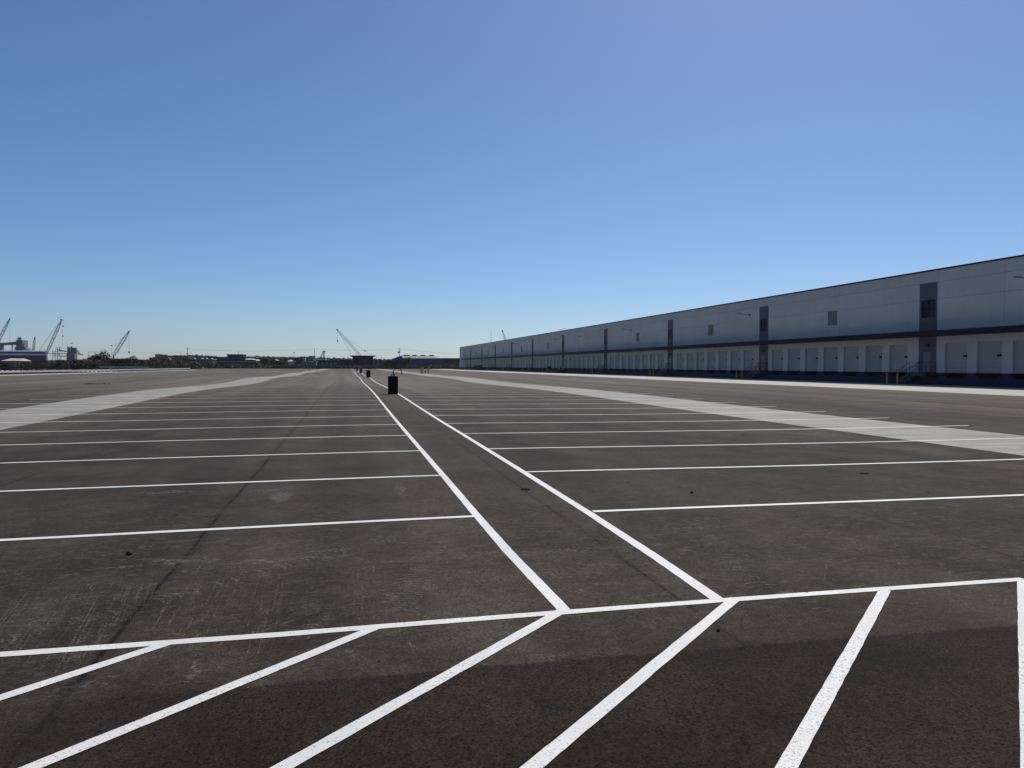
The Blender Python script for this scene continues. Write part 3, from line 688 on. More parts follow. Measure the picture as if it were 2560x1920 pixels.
# ------------------------------------------------------------------ guard rail, fences, verge on the left
gr = empty('guard_rail', (-58.9, 200, -.1), 'long galvanised guard rail on dark posts behind the kerb', 'guard rail')
prof = [(0, .46), (.07, .50), (.085, .55), (.02, .605), (.02, .625), (.085, .68), (.07, .73), (0, .77)]
mb = MB(); y0, y1 = -95, 92
vs = [(x, y0, z+.09) for x, z in prof] + [(x, y1, z+.09) for x, z in prof]; n = len(prof)
mb.add(vs, [(i, n+i, n+i+1, i+1) for i in range(n-1)]); mb.v += [(x-.012, y, z) for x, y, z in vs]; mb.f += [(2*n+i, 2*n+i+1, 3*n+i+1, 3*n+i) for i in range(n-1)]
mb.build('beam', M['galv'], gr)
y = -94
while y < 92:
    p_ = MB(); p_.box(-.22, -.06, y-.08, y+.08, -.1, .83); p_.build('post', M['post'], gr); y += 2.9
mp_ = empty('marker_post', (-58.2, 193, -.1), 'white marker post standing in front of the guard rail', 'marker post')
P = pix(275.5, 925, 193); mp_.location.x = -58.35; mp_.location.y = 193*(-58.35/P.x) if P.x else 193
mb = MB(); mb.box(-.09, .09, -.05, .05, 0, 1.25); mb.build('post', M['white'], mp_); mb = MB(); mb.box(-.095, .095, -.06, -.05, 1.0, 1.15); mb.build('reflector', M['yellow'], mp_)

def at_ground(px, Y): return pix(px, 918, Y).x
def hz(py, px, Y): return pix(px, py, Y).z
# dark rail fence
fe = empty('rail_fence', (at_ground(0, 215), 215, -.15), 'dark post and rail fence in front of the pale shed', 'fence')
x0 = at_ground(-40, 215); x1 = at_ground(172, 215); bx = fe.location.x
mb = MB()
for z in (.55, 1.05, 1.25): mb.box(x0-bx, x1-bx, -.03, .03, z, z+.16)
mb.build('rails', M['wood'], fe)
x = x0
while x < x1:
    p_ = MB(); p_.box(x-bx-.1, x-bx+.1, -.1, .1, -.1, 1.45); p_.build('post', M['wood'], fe); x += 1.25*1.0
# pale ground patch (sand lot) seen behind the fence
mb = MB(); a = at_ground(-60, 235); b = at_ground(180, 262); mb.add([(a-20, 232, -.13), (a+60, 232, -.13), (b, 270, -.13), (a-40, 270, -.13)], [(0, 1, 2, 3)])
tag(mb.build('gravel_patch', M['kerb']), kind='structure')
# pale blocks on dark posts, standing in for gaps of light
wb = empty('marker_post', (0, 0, 0), 'x', 'post', 'pale blocks standing in for gaps of light behind the guard rail')
mb = MB(); mb.prism([(-.2, -.15), (.2, -.15), (.2, .15), (-.2, .15)], 1.12, 1.50); mb.build('cap', M['palegrey'], wb); mb = MB(); mb.box(-.12, .12, -.12, .12, -.1, 1.12); mb.build('post', M['wood'], wb)
pxs = [250+i*5.15 for i in range(15)] + [328+i*5.3 for i in range(9)]
for i, px in enumerate(pxs):
    P = Vector((at_ground(px, 268), 268, -.15)); lb = 'pale block standing in for a gap of light, number %d from the left behind the rail' % (i+1)
    if i == 0: wb.location = P; wb['label'] = lb
    else: copy_tree(wb, P, lb)

# ------------------------------------------------------------------ vegetation
def twig_mesh(seed, h, w, n, thick=.03, levels=3, spread=.5):
    rnd = random.Random(seed); mb = MB()
    def grow(p, d, L, r, lv):
        q = p + d*L; mb.tube(p, q, r, r*.6, n=3, cap=False)
        if lv == 0: return
        for _ in range(rnd.choice((2, 3, 3))):
            dd = (d + Vector((rnd.uniform(-1, 1), rnd.uniform(-1, 1), rnd.uniform(-.15, .6)))*spread).normalized()
            grow(p+d*L*rnd.uniform(.45, 1.0), dd, L*rnd.uniform(.55, .8), r*.62, lv-1)
    for i in range(n):
        p = Vector((rnd.uniform(-.5, .5)*w*.6, rnd.uniform(-.5, .5)*w*.6, -.1)); d = Vector((rnd.uniform(-.45, .45), rnd.uniform(-.45, .45), 1)).normalized()
        grow(p, d, h*rnd.uniform(.28, .40), thick, levels)
    return mb
def leaf_mesh(seed, w, h, n, s=.25, lob=6, z0=0.1):
    rnd = random.Random(seed); mb = MB(); cl = []
    for i in range(lob):
        a = rnd.uniform(0, 2*pi); r = rnd.uniform(0, .33)*w
        cl.append((Vector((r*cos(a), r*sin(a), z0*h + h*rnd.uniform(.15, .75))), rnd.uniform(.2, .34)*w, rnd.uniform(.16, .26)*h))
    for i in range(n):
        c, rw, rh = rnd.choice(cl)
        t = rnd.uniform(0, 2*pi); u = rnd.uniform(-1, 1); k_ = rnd.random()**.45; q = math.sqrt(1-u*u)
        p = c + Vector((q*cos(t)*rw*k_, q*sin(t)*rw*k_, u*rh*k_))
        a = Vector((rnd.uniform(-1, 1), rnd.uniform(-1, 1), rnd.uniform(-1, 1))).normalized()*s*rnd.uniform(.6, 1.3); b = a.orthogonal().normalized()*s*rnd.uniform(.4, .9)
        mb.add([p-a, p+b, p+a, p-b], [(0, 1, 2, 3)])
    return mb
def palm_mesh(seed, h, n=85, L=2.5):
    rnd = random.Random(seed); mb = MB()
    for i in range(n):
        az = 2*pi*i/n+rnd.uniform(-.2, .2); el = rnd.uniform(-1.2, 1.25); p = Vector((0, 0, h)); d = Vector((cos(az)*cos(el), sin(az)*cos(el), sin(el))); side = Vector((-sin(az), cos(az), 0))
        ln = L*rnd.uniform(.7, 1.1); prev = p
        for s in range(4):
            d2 = (d + Vector((0, 0, -.42*s))).normalized(); q = prev + d2*ln/4; wd = (.16, .30, .26, .12)[s]*L/2.2; wd2 = (.30, .26, .12, .01)[s]*L/2.2
            mb.add([prev-side*wd, prev+side*wd, q+side*wd2, q-side*wd2], [(0, 1, 2, 3)]); prev = q
    return mb
protos = {}
def plant(kind, loc, label, sc=1.0, rz=0.0, group=None, cat=None, name=None):
    key = kind
    if key not in protos:
        if kind.startswith('bare'):
            sd = int(kind[4:] or 1); e = empty('bare_shrub', (0, 0, -50), 'x', 'shrub')
            twig_mesh(sd, 5, 5.0, 11, .045, 4, .75).build('crown', M['twig'], e); twig_mesh(sd+50, 3.2, 1.6, 3, .09, 1, .3).build('trunk', M['bark'], e)
        elif kind.startswith('tree'):
            sd = int(kind[4:] or 1); e = empty('bare_tree', (0, 0, -50), 'x', 'tree')
            b_ = twig_mesh(sd, 9, 1.0, 2, .13, 5, .50); b_.build('crown', M['twig'], e); MB().tube((0, 0, -.2), (0, 0, 2.2), .22, .16, n=7).build('trunk', M['bark'], e)
        elif kind.startswith('leafy'):
            sd = int(kind[5:] or 1); e = empty('evergreen_shrub', (0, 0, -50), 'x', 'shrub')
            leaf_mesh(sd, 5.2, 4.6, 1300, .24, 9).build('crown', M['leaf'], e); twig_mesh(sd+9, 2.6, 1.6, 4, .08, 1, .4).build('trunk', M['bark'], e)
        elif kind.startswith('olive'):
            sd = int(kind[5:] or 1); e = empty('olive_shrub', (0, 0, -50), 'x', 'shrub')
            leaf_mesh(sd, 5.2, 3.6, 700, .20, 8).build('crown', M['leaf2'], e); twig_mesh(sd+9, 4.2, 3.6, 6, .05, 3, .6).build('trunk', M['twig'], e)
        elif kind.startswith('palm'):
            sd = int(kind[4:] or 1); e = empty('palm_tree', (0, 0, -50), 'x', 'tree')
            palm_mesh(sd, 5.2).build('crown', M['palm'], e); MB().tube((0, 0, -.2), (0, 0, 5.2), .2, .16, n=8).build('trunk', M['bark'], e)
        protos[key] = e; o = e
    else: o = copy_tree(protos[key])
    o.location = loc; o.rotation_euler.z = rz; o.scale = (sc, sc, sc) if not hasattr(sc, '__len__') else sc
    o['label'] = label
    if group: o['group'] = group
    elif 'group' in o: del o['group']
    if cat: o['category'] = cat
    return o
NUM = ['first', 'second', 'third', 'fourth', 'fifth', 'sixth', 'seventh', 'eighth', 'ninth', 'tenth', 'eleventh', 'twelfth', 'thirteenth', 'fourteenth', 'fifteenth', 'sixteenth', 'seventeenth', 'eighteenth', 'nineteenth', 'twentieth', 'twenty-first', 'twenty-second', 'twenty-third', 'twenty-fourth', 'twenty-fifth', 'twenty-sixth', 'twenty-seventh', 'twenty-eighth', 'twenty-ninth', 'thirtieth', 'thirty-first', 'thirty-second', 'thirty-third', 'thirty-fourth', 'thirty-fifth', 'thirty-sixth']
rnd = random.Random(21)
# brown thicket behind the guard rail, two rows
row = []
px = 52
while px < 440:
    Y = rnd.uniform(285, 330); top = 897 - (3 if 180 < px < 300 else 0) + (8 if px > 330 else 0) + rnd.uniform(-3, 4)
    row.append((px, Y, top)); px += rnd.uniform(11, 15)
for i, (px, Y, top) in enumerate(row):
    hgt = hz(top, px, Y)+.15
    plant('bare%d' % (1+i % 4), (at_ground(px, Y), Y, -.15), 'bare brown bush nearest behind the guard rail, %s from the left' % NUM[i], (hgt/5.2*1.25, hgt/5.2*1.25, hgt/5.2), rnd.uniform(0, 6), 'bare bushes in the front row behind the guard rail')
row = []
px = 105
while px < 470:
    Y = rnd.uniform(370, 420); top = (893 if px < 180 else 888 if px < 300 else 892 if px < 370 else 897) + rnd.uniform(-2, 3)
    row.append((px, Y, top)); px += rnd.uniform(14, 19)
for i, (px, Y, top) in enumerate(row):
    hgt = hz(top, px, Y)+.15
    plant('bare%d' % (1+(i+2) % 4), (at_ground(px, Y), Y, -.15), 'taller bare brown bush behind the front bushes, %s from the left' % NUM[i], (hgt/5.2*1.35, hgt/5.2*1.35, hgt/5.2), rnd.uniform(0, 6), 'bare bushes in the back row of the left thicket')
for i, (px, Y, top, wd, kd) in enumerate([(10, 222, 905, 1.3, 'leafy1'), (195, 240, 903, 1.6, 'leafy2'), (232, 262, 905, 1.2, 'leafy1'), (252, 350, 878, 1.15, 'leafy2'), (146, 250, 908, 1.1, 'leafy1'), (325, 340, 889, 1.1, 'leafy2'), (300, 300, 899, 1.4, 'leafy1'), (60, 225, 909, 1.2, 'leafy2'), (350, 350, 895, 1.2, 'olive1'), (170, 330, 898, 1.3, 'olive2')]):
    hgt = hz(top, px, Y)+.15
    plant(kd, (at_ground(px, Y), Y, -.15), 'dark green rounded bush among the bare brush on the left, %s counted from the %s' % (NUM[i], 'front list' if False else 'guard rail'), (hgt/4.6*wd, hgt/4.6*wd, hgt/4.6*1.05), rnd.uniform(0, 6))
LEFTG = [o for o in bpy.data.objects if o.get('label', '').startswith('dark green rounded bush')]
for o, lb in zip(LEFTG, ('dark green bush right below the cream roofed shed', 'wide low black-green bush behind the rail right of the fence', 'small dark bush just right of the wide low one', 'tall rounded evergreen topping the thicket left of the bare tree', 'small dark bush at the right end of the rail fence', 'dark green bush under the slack crane cable', 'dark low bush right of the small marker post', 'low dark bush right of the cream roofed shed', 'olive bush at the thinning right end of the thicket', 'olive bush below the sloping conveyor')):
    o['label'] = lb
for i, (px, Y, top, kd, lb) in enumerate([(279, 345, 872, 'tree1', 'bare branching tree standing against the foot of the crane boom'), (377, 350, 877, 'tree2', 'bare spreading tree at the right end of the thicket'), (234, 380, 877, 'tree3', 'thin bare treetop left of the tall rounded evergreen'), (672, 470, 891, 'tree2', 'small bare tree beyond the lot left of the blue roofs'), (1010, 452, 899, 'tree3', 'small bare tree between the shrubs and palms')]):
    hgt = hz(top, px, Y)+.15
    plant(kd, (at_ground(px, Y), Y, -.15), lb, hgt/9.6*1.0, rnd.uniform(0, 6))
# far edge plants in front of the blue building
edge = [(940, 445, 897, 'palm1', 'palm left of the shrubs beside the control building'), (950, 452, 896, 'palm2', 'palm just right of the control building'), (961, 448, 901, 'olive1', 'olive shrub right of the control building palms'),
        (972, 446, 899, 'leafy1', 'rounded dark evergreen shrub beyond the median end'), (984, 448, 904, 'olive2', 'olive shrub left of the utility pole'), (993, 447, 897, 'leafy2', 'dark shrub directly left of the utility pole'),
        (1014, 450, 893, 'palm3', 'tall palm in front of the blue gable, left of the pair'), (1023, 446, 892, 'palm1', 'tall palm in front of the blue wall, right of the pair'), (1007, 448, 902, 'leafy2', 'dark shrub between utility pole and palms'),
        (1062, 452, 911, 'leafy1', 'low dark shrub against the blue wall'), (1085, 452, 912, 'olive1', 'low olive shrub against the blue wall'), (1120, 455, 909, 'olive2', 'olive shrub in front of the dark blue wall'),
        (1140, 452, 899, 'bare2', 'large round bare bush beside the warehouse corner'), (1104, 452, 914, 'leafy1', 'low dark shrub left of the olive shrub by the dark blue wall'), (865, 446, 909, 'bare1', 'bare scrub in front of the long dark building'), (920, 446, 903, 'bare3', 'bare bush in front of the control building'),
        (845, 446, 913, 'bare2', 'low bare scrub left end in front of the dark building'), (895, 446, 908, 'bare4', 'bare bush under the left windows of the control building')]
for px, Y, top, kd, lb in edge:
    hgt = hz(top, px, Y)+.15
    hh = {'p': 6.6, 'l': 4.6, 'o': 4.0, 'b': 5.2}[kd[0]]; wd = {'p': .72, 'l': .85, 'o': 1.1, 'b': 1.15}[kd[0]]
    if px == 1140: wd = 2.0
    if hgt < 2.5: wd *= 1.8
    plant(kd, (at_ground(px, Y), Y, -.15), lb, (hgt/hh*wd, hgt/hh*wd, hgt/hh), rnd.uniform(0, 6))
    if kd.startswith('palm'):
        pass
for k_, e in protos.items():
    if e.location.z < -40: pass
# weeds along the lot edges
def weeds(name, segs, dens, h, mat, seed):
    rnd = random.Random(seed); mb = MB()
    for (xa, ya, xb, yb, wd, hk) in segs:
        L = math.hypot(xb-xa, yb-ya)
        for i in range(int(L*dens)):
            t = rnd.random(); x = xa+(xb-xa)*t; y = ya+(yb-ya)*t
            n_ = rnd.uniform(-wd, wd); x += n_*(yb-ya)/L; y -= n_*(xb-xa)/L
            hh = h*hk*rnd.uniform(.3, 1.0)*(0.55+0.45*sin(x*.23+seed)+.25*sin(x*.71)); hh = max(hh, .15*h)
            a = rnd.uniform(0, pi); s = rnd.uniform(.10, .34)*h; dx, dy = cos(a)*s, sin(a)*s
            mb.add([(x-dx, y-dy, -.16), (x+dx, y+dy, -.16), (x+dx*.6+rnd.uniform(-.2, .2), y+dy*.6, hh), (x-dx*.7+rnd.uniform(-.2, .2), y-dy*.7, hh*rnd.uniform(.6, 1))], [(0, 1, 2, 3)])
    return tag(mb.build(name, mat), 'dark scrubby weeds', 'weeds', kind='stuff')
weeds('weeds', [(-235, 436, 66, 436, 3.5, 1.0), (-90, 440, 66, 440, 3, 1.25)], 14, 1.15, M['leaf'], 4)['label'] = 'band of low dark scrub along the far edge of the lot'
weeds('verge_grass', [(-58.2, 60, -58.2, 292, .7, .18), (-62, 60, -62, 300, 2.2, .45)], 14, .7, M['verge'], 8)['label'] = 'green grass verge between kerb and guard rail'
def wood(name, pts, Y, seed, mat, label, s=1.6):
    rnd = random.Random(seed); mb = MB()
    for i in range(len(pts)-1):
        (pa, ta), (pb, tb) = pts[i], pts[i+1]; n_ = int((pb-pa)*30)
        for q in range(n_):
            px = rnd.uniform(pa, pb); t = (px-pa)/(pb-pa); top = ta+(tb-ta)*t + 1.4*sin(px*.5+seed)+1.0*sin(px*1.3)
            yy = Y+rnd.uniform(-15, 25); zt = hz(top, px, Y); z = rnd.uniform(-.3, max(zt, .5)) if rnd.random() < .5 else zt*rnd.uniform(.72, 1)
            p = Vector((pix(px, 915, Y).x, yy, z)); a = Vector((rnd.uniform(-1, 1), rnd.uniform(-1, 1), rnd.uniform(-1, 1))).normalized()*s*rnd.uniform(.5, 1.3); b = a.orthogonal().normalized()*s*rnd.uniform(.4, .9)
            mb.add([p-a, p+b, p+a, p-b], [(0, 1, 2, 3)])
    return tag(mb.build(name, mat), label, 'woodland', kind='stuff')
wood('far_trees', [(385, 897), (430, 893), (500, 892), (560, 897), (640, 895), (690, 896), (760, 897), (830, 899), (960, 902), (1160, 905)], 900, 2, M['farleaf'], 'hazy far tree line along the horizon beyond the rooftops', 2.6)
wood('thicket_floor', [(45, 905), (180, 902), (300, 898), (340, 901), (480, 906)], 350, 5, M['twig'], 'tangled brown undergrowth filling the left thicket', .55)
wood('low_scrub', [(440, 914), (560, 912), (700, 914), (800, 914), (1160, 915)], 455, 7, M['leaf'], 'dark low scrub between the lot and the far buildings', .5)

# ------------------------------------------------------------------ far buildings, plant and cranes
def bbox(mb, pa, pb, pt, Y, depth, zb=-.3, pyb=None):
    """box from pixel column pa to pb, top at pixel row pt, standing at distance Y"""
    A = pix(pa, pt, Y); B = pix(pb, pt, Y); z0 = zb if pyb is None else pix(pa, pyb, Y).z
    return mb.box(A.x, B.x, Y, Y+depth, z0, A.z), A.x, B.x, A.z
def thing_at(name, px, Y, label, cat, group=None):
    return empty(name, (pix(px, 915, Y).x, Y, -.15), label, cat, group)
def part(mb, name, mat, e):
    o = mb.build(name, mat, e); o.location = -e.location; return o
def windows(e, pa, pb, p0, p1, Y, n, mat, name='window', frac=.6):
    for i in range(n):
        a = pa+(pb-pa)*i/n; b = a+(pb-pa)/n*frac; mb = MB(); A = pix(a, p0, Y); B = pix(b, p1, Y)
        mb.box(A.x, B.x, Y-.12, Y-.005, B.z, A.z); part(mb, name, mat, e)

# blue gabled warehouse
e = thing_at('blue_warehouse', 1060, 490, 'blue metal warehouse with tan hipped roof and dark ridge vents', 'warehouse')
Y = 490; xl = pix(983, 915, Y).x; xr = pix(1106, 915, Y).x; zt = pix(1060, 895.5, Y).z; rz = pix(1020, 889, Y+14).z
mb = MB(); mb.box(xl+6.5, xr, Y, Y+28, -.3, zt)
part(mb, 'wall', M['bluewall'], e)
xg = xl+6.5
mb = MB(); zr = rz
mb.add([(xg-.3, Y-.5, zt-.1), (xr+.3, Y-.5, zt-.1), (xr-5.5, Y+14, zr), (xg-.3, Y+14, zr), (xr+.3, Y+28.5, zt-.1), (xg-.3, Y+28.5, zt-.1)], [(0, 1, 2, 3), (1, 4, 2), (4, 5, 3, 2)])
part(mb, 'roof', M['tanroof'], e)
mb = MB(); zl = pix(985, 898, Y).z     # gable leaning lean-to on the left
mb.add([(xg-.35, Y, -.3), (xg-.35, Y, zt), (xg-.35, Y+14, zr-.15), (xg-.35, Y+28, zt), (xg-.35, Y+28, -.3)], [(0, 1, 2, 3, 4)])
xp = pix(1003.5, 889, Y).x
mb.add([(xl-1.2, Y+.2, -.3), (xg, Y+.2, -.3), (xg, Y+.2, zt), (xp, Y+.2, pix(1003, 889.5, Y).z), (xl-1.2, Y+.2, pix(983, 899, Y).z),
        (xl-1.2, Y+27, -.3), (xg, Y+27, -.3), (xg, Y+27, zt), (xp, Y+27, pix(1003, 889.5, Y).z), (xl-1.2, Y+27, pix(983, 899, Y).z)], [(0, 1, 2, 3, 4), (9, 8, 7, 6, 5), (0, 4, 9, 5), (4, 3, 8, 9), (3, 2, 7, 8)])
part(mb, 'gable_end', M['bluewall'], e)
for a, b in ((1009, 1024), (1031, 1042), (1051.5, 1063), (1074, 1084.5)):
    A = pix(a, 888.6, Y+14); B = pix(b, 886.6, Y+14); mb = MB(); mb.box(A.x, B.x, Y+13, Y+15, zr-.5, zr+.55); part(mb, 'ridge_vent', M['dark'], e)
mb = MB()
for i in range(int((xr-xg)/1.2)): mb.box(xg+i*1.2, xg+i*1.2+.10, Y-.05, Y-.004, -.2, zt-.2)
part(mb, 'cladding_rib', M['bluewall'], e)
e = thing_at('blue_annex', 1130, 500, 'dark navy flat roofed annex between the blue warehouse and the corner', 'building')
Y = 500; mb = MB(); _, xa, xb, zt = bbox(mb, 1104, 1175, 897, Y, 20); part(mb, 'wall', M['bluedark'], e)
mb = MB(); mb.box(xa-.2, xb+.2, Y-.4, Y+20.2, zt+.003, zt+.55); part(mb, 'roof', M['tanroof'], e)

# control building with the overhanging roof, and its long low wing
e = thing_at('control_building', 908, 462, 'two storey dark building with a wide overhanging flat roof', 'building')
Y = 462; mb = MB(); _, xa, xb, zt = bbox(mb, 881.5, 933, 891.2, Y, 12); part(mb, 'wall', M['shade'], e)
A = pix(875, 889, Y); B = pix(940, 889, Y)
mb = MB(); mb.prism([(xa, Y), (xb, Y), (xb, Y+12), (xa, Y+12)], zt+.003, zt+.1)
mb.add([(xa+.6, Y-.1, zt-.55), (xb-.6, Y-.1, zt-.55), (xb-.6, Y+12.1, zt-.55), (xa+.6, Y+12.1, zt-.55), (A.x, Y-2, A.z-.15), (B.x, Y-2, A.z-.15), (B.x, Y+14, A.z-.15), (A.x, Y+14, A.z-.15), (A.x, Y-2, A.z+.1), (B.x, Y-2, A.z+.1), (B.x, Y+14, A.z+.1), (A.x, Y+14, A.z+.1)],
       [(0, 4, 5, 1), (1, 5, 6, 2), (2, 6, 7, 3), (3, 7, 4, 0), (4, 8, 9, 5), (5, 9, 10, 6), (6, 10, 11, 7), (7, 11, 8, 4), (8, 11, 10, 9)])
part(mb, 'roof', M['coping'], e)
windows(e, 884, 931, 893.5, 897.5, Y, 10, M['glass'])
mb = MB(); A = pix(881, 899, Y); B = pix(933, 900.5, Y); mb.box(A.x-.3, B.x+.3, Y-.5, Y-.003, B.z, A.z); part(mb, 'ledge', M['coping'], e)
windows(e, 892, 931, 904, 911, Y, 3, M['glass'])
e = thing_at('office_wing', 850, 462, 'long low dark building joined left of the overhanging roof building', 'building')
mb = MB(); bbox(mb, 797, 847, 902.3, 462, 11); bbox(mb, 847.3, 881, 900.2, 462, 12); part(mb, 'wall', M['shade'], e)
mb = MB(); A = pix(796, 902, 461.6); B = pix(847, 902, 461.6); mb.box(A.x, B.x, 461.6, 473.4, A.z-.25, A.z+.15); C_ = pix(847.5, 900, 461.6); D_ = pix(881, 900, 461.6); mb.box(C_.x, D_.x, 461.6, 473.6, C_.z-.25, C_.z+.15); part(mb, 'roof', M['coping'], e)
windows(e, 803, 845, 906, 913, 462, 4, M['greyb'])

# mid distance row of low buildings
def simple(name, px0, px1, top, Y, mat, roofm, label, depth=18, roof_t=.5, cat='building', over=.5, wins=0, base=None):
    e = thing_at(name, (px0+px1)/2, Y, label, cat)
    mb = MB(); _, xa, xb, zt = bbox(mb, px0, px1, top, Y, depth); part(mb, 'wall', M[mat], e)
    mb = MB(); mb.box(xa-over, xb+over, Y-over, Y+depth+over, zt+.003, zt+roof_t); part(mb, 'roof', M[roofm], e)
    if wins: windows(e, px0+2, px1-1, top+(913-top)*.35, top+(913-top)*.7, Y, wins, M['glass'])
    return e
simple('block_building', 388, 405, 887, 640, 'greyb', 'palegrey', 'grey boxy building with stained top behind the right end of the thicket')
e = thing_at('storage_tank', 417, 600, 'round pale storage tank half hidden behind brown bushes', 'tank')
P = pix(417, 896, 600); mb = MB(); mb.tube((P.x, 604, -.2), (P.x, 604, P.z), 2.2, n=20); part(mb, 'shell', M['white'], e); mb = MB(); mb.tube((P.x, 604, P.z), (P.x, 604, P.z+.8), 2.2, .2, n=20); part(mb, 'roof', M['palegrey'], e)
simple('brick_building', 438, 470, 892, 640, 'brick', 'brick', 'low reddish brown building behind the first utility pole', wins=4)
simple('grey_shed', 427, 452, 903, 560, 'shade', 'palegrey', 'low dark shed with a pale roof edge left of the first utility pole')
e = thing_at('round_roof_hall', 500, 540, 'long hall with a pale curved end and open dark front', 'building')
Y = 540; mb = MB(); _, xa, xb, zt = bbox(mb, 468, 530, 898.6, Y, 16); part(mb, 'wall', M['shade'], e)
mb = MB(); mb.box(xa, xb+.5, Y-1, Y+17, zt+.003, zt+.45); 
xq = pix(455, 900, Y).x
for i in range(6):
    t0, t1 = i/6*pi/2, (i+1)/6*pi/2
    mb.add([(xa-(xa-xq)*sin(t0), Y-1, zt+.3-2.2*(1-cos(t0))), (xa-(xa-xq)*sin(t1), Y-1, zt+.3-2.2*(1-cos(t1))), (xa-(xa-xq)*sin(t1), Y+16, zt+.3-2.2*(1-cos(t1))), (xa-(xa-xq)*sin(t0), Y+16, zt+.3-2.2*(1-cos(t0)))], [(0, 1, 2, 3)])
part(mb, 'roof', M['palegrey'], e)
mb = MB(); mb.box(xq+.3, xa, Y-.3, Y+15, -.3, zt-2); part(mb, 'end_wall', M['greyb'], e)
for i in range(12):
    mb = MB(); A = pix(487+i*3.6, 901, Y); mb.box(A.x, A.x+.25, Y-.4, Y-.003, .1, A.z); part(mb, 'column', M['palegrey'], e)
for i, (px, wd) in enumerate(((486, 2), (503, 4.5), (516, 2), (528.5, 2.5))):
    mb = MB(); A = pix(px, 897, Y+4); B = pix(px+wd, 897, Y+4); mb.box(A.x, B.x, Y+3, Y+6, zt+.45, zt+1.15); part(mb, 'roof_unit', M['white'], e)
e = thing_at('dark_plant_building', 570, 600, 'large flat dark blue-grey building with a raised upper block', 'building')
Y = 600; mb = MB(); _, xa, xb, zt = bbox(mb, 525, 613, 893.6, Y, 30); part(mb, 'wall', M['navy'], e)
mb = MB(); mb.box(xa-.3, xb+.3, Y-.3, Y+30.3, zt+.003, zt+.5); part(mb, 'roof', M['coping'], e)
mb = MB(); A = pix(568, 886.6, Y+5); B = pix(607, 886.6, Y+5); mb.box(A.x, B.x, Y+5, Y+25, zt+.5, A.z); part(mb, 'upper_block', M['shade'], e)
mb = MB(); A = pix(567, 886, Y+4.6); mb.box(A.x-.3, B.x+.3, Y+4.6, Y+25.4, A.z-.3, A.z+.2); part(mb, 'upper_roof', M['coping'], e)
mb = MB(); P = pix(596.5, 878, Y+12); mb.tube((P.x, Y+12, A.z), (P.x, Y+12, P.z), .15, n=5); part(mb, 'mast', M['coping'], e)
windows(e, 540, 612, 895.5, 902, Y, 9, M['bluedark'], 'bay_panel', .8)
e = thing_at('long_pale_roof_shed', 600, 560, 'long low shed with a thin pale roof line before the dark flat building', 'shed')
Y = 560; mb = MB(); _, xa, xb, zt = bbox(mb, 545, 646, 905.2, Y, 14); part(mb, 'wall', M['shade'], e)
mb = MB(); mb.box(xa-.4, xb+.4, Y-.6, Y+14, zt+.003, zt+.45); part(mb, 'roof', M['palegrey'], e)
def gable(name, px0, px1, eave, peak, Y, roofm, wallm, label, slant=True):
    e = thing_at(name, (px0+px1)/2, Y, label, 'building'); A = pix(px0, eave, Y); B = pix(px1, eave, Y); zp = pix((px0+px1)/2, peak, Y).z
    mb = MB(); mb.box(A.x, B.x, Y, Y+14, -.3, A.z); part(mb, 'wall', M[wallm], e)
    mb = MB(); mb.add([(A.x-.5, Y-.6, A.z-.1), (B.x+.5, Y-.6, A.z-.1), (B.x-1, Y+7, zp), (A.x+.6, Y+7, zp), (A.x-.5, Y+14.6, A.z-.1), (B.x+.5, Y+14.6, A.z-.1)], [(0, 1, 2, 3), (3, 2, 5, 4), (1, 5, 2), (0, 3, 4)]); part(mb, 'roof', M[roofm], e)
    return e
gable('white_gable_building', 614, 634, 898.6, 896.6, 575, 'whiteroof', 'shade', 'dark building with a bright white sloped roof right of the flat dark building')
gable('white_house', 649, 658, 902, 899.4, 585, 'whiteroof', 'white', 'small bright white building beside a dark tree')
gable('grey_roof_house', 636, 648, 902, 898, 620, 'palegrey', 'greyb', 'small pale grey roofed building left of the small bright white one')
gable('blue_roof_shed', 720, 745, 903, 899.5, 620, 'palegrey', 'palegrey', 'low pale bluish shed left of the light mast')
gable('grey_gable_hall', 682, 694, 901, 898.5, 640, 'palegrey', 'shade', 'low dark hall with pale roof right of the dark tree')
simple('stained_block', 750, 762, 892.5, 640, 'greyb', 'greyb', 'boxy stained grey block, left of two near the second utility pole', wins=2)
simple('stained_block', 764, 785, 893, 660, 'greyb', 'palegrey', 'wide stained grey block directly left of the second utility pole', wins=3)
simple('stained_tower', 773, 786, 891, 690, 'greyb', 'greyb', 'taller grey block top behind the second utility pole')
simple('low_grey_sheds', 758, 790, 904, 560, 'greyb', 'palegrey', 'jumbled low grey sheds under the stained blocks', wins=4)
simple('white_roof_hall', 791, 813, 899.5, 600, 'shade', 'whiteroof', 'low hall with a bright white roof under the dark harbour crane', roof_t=.8)
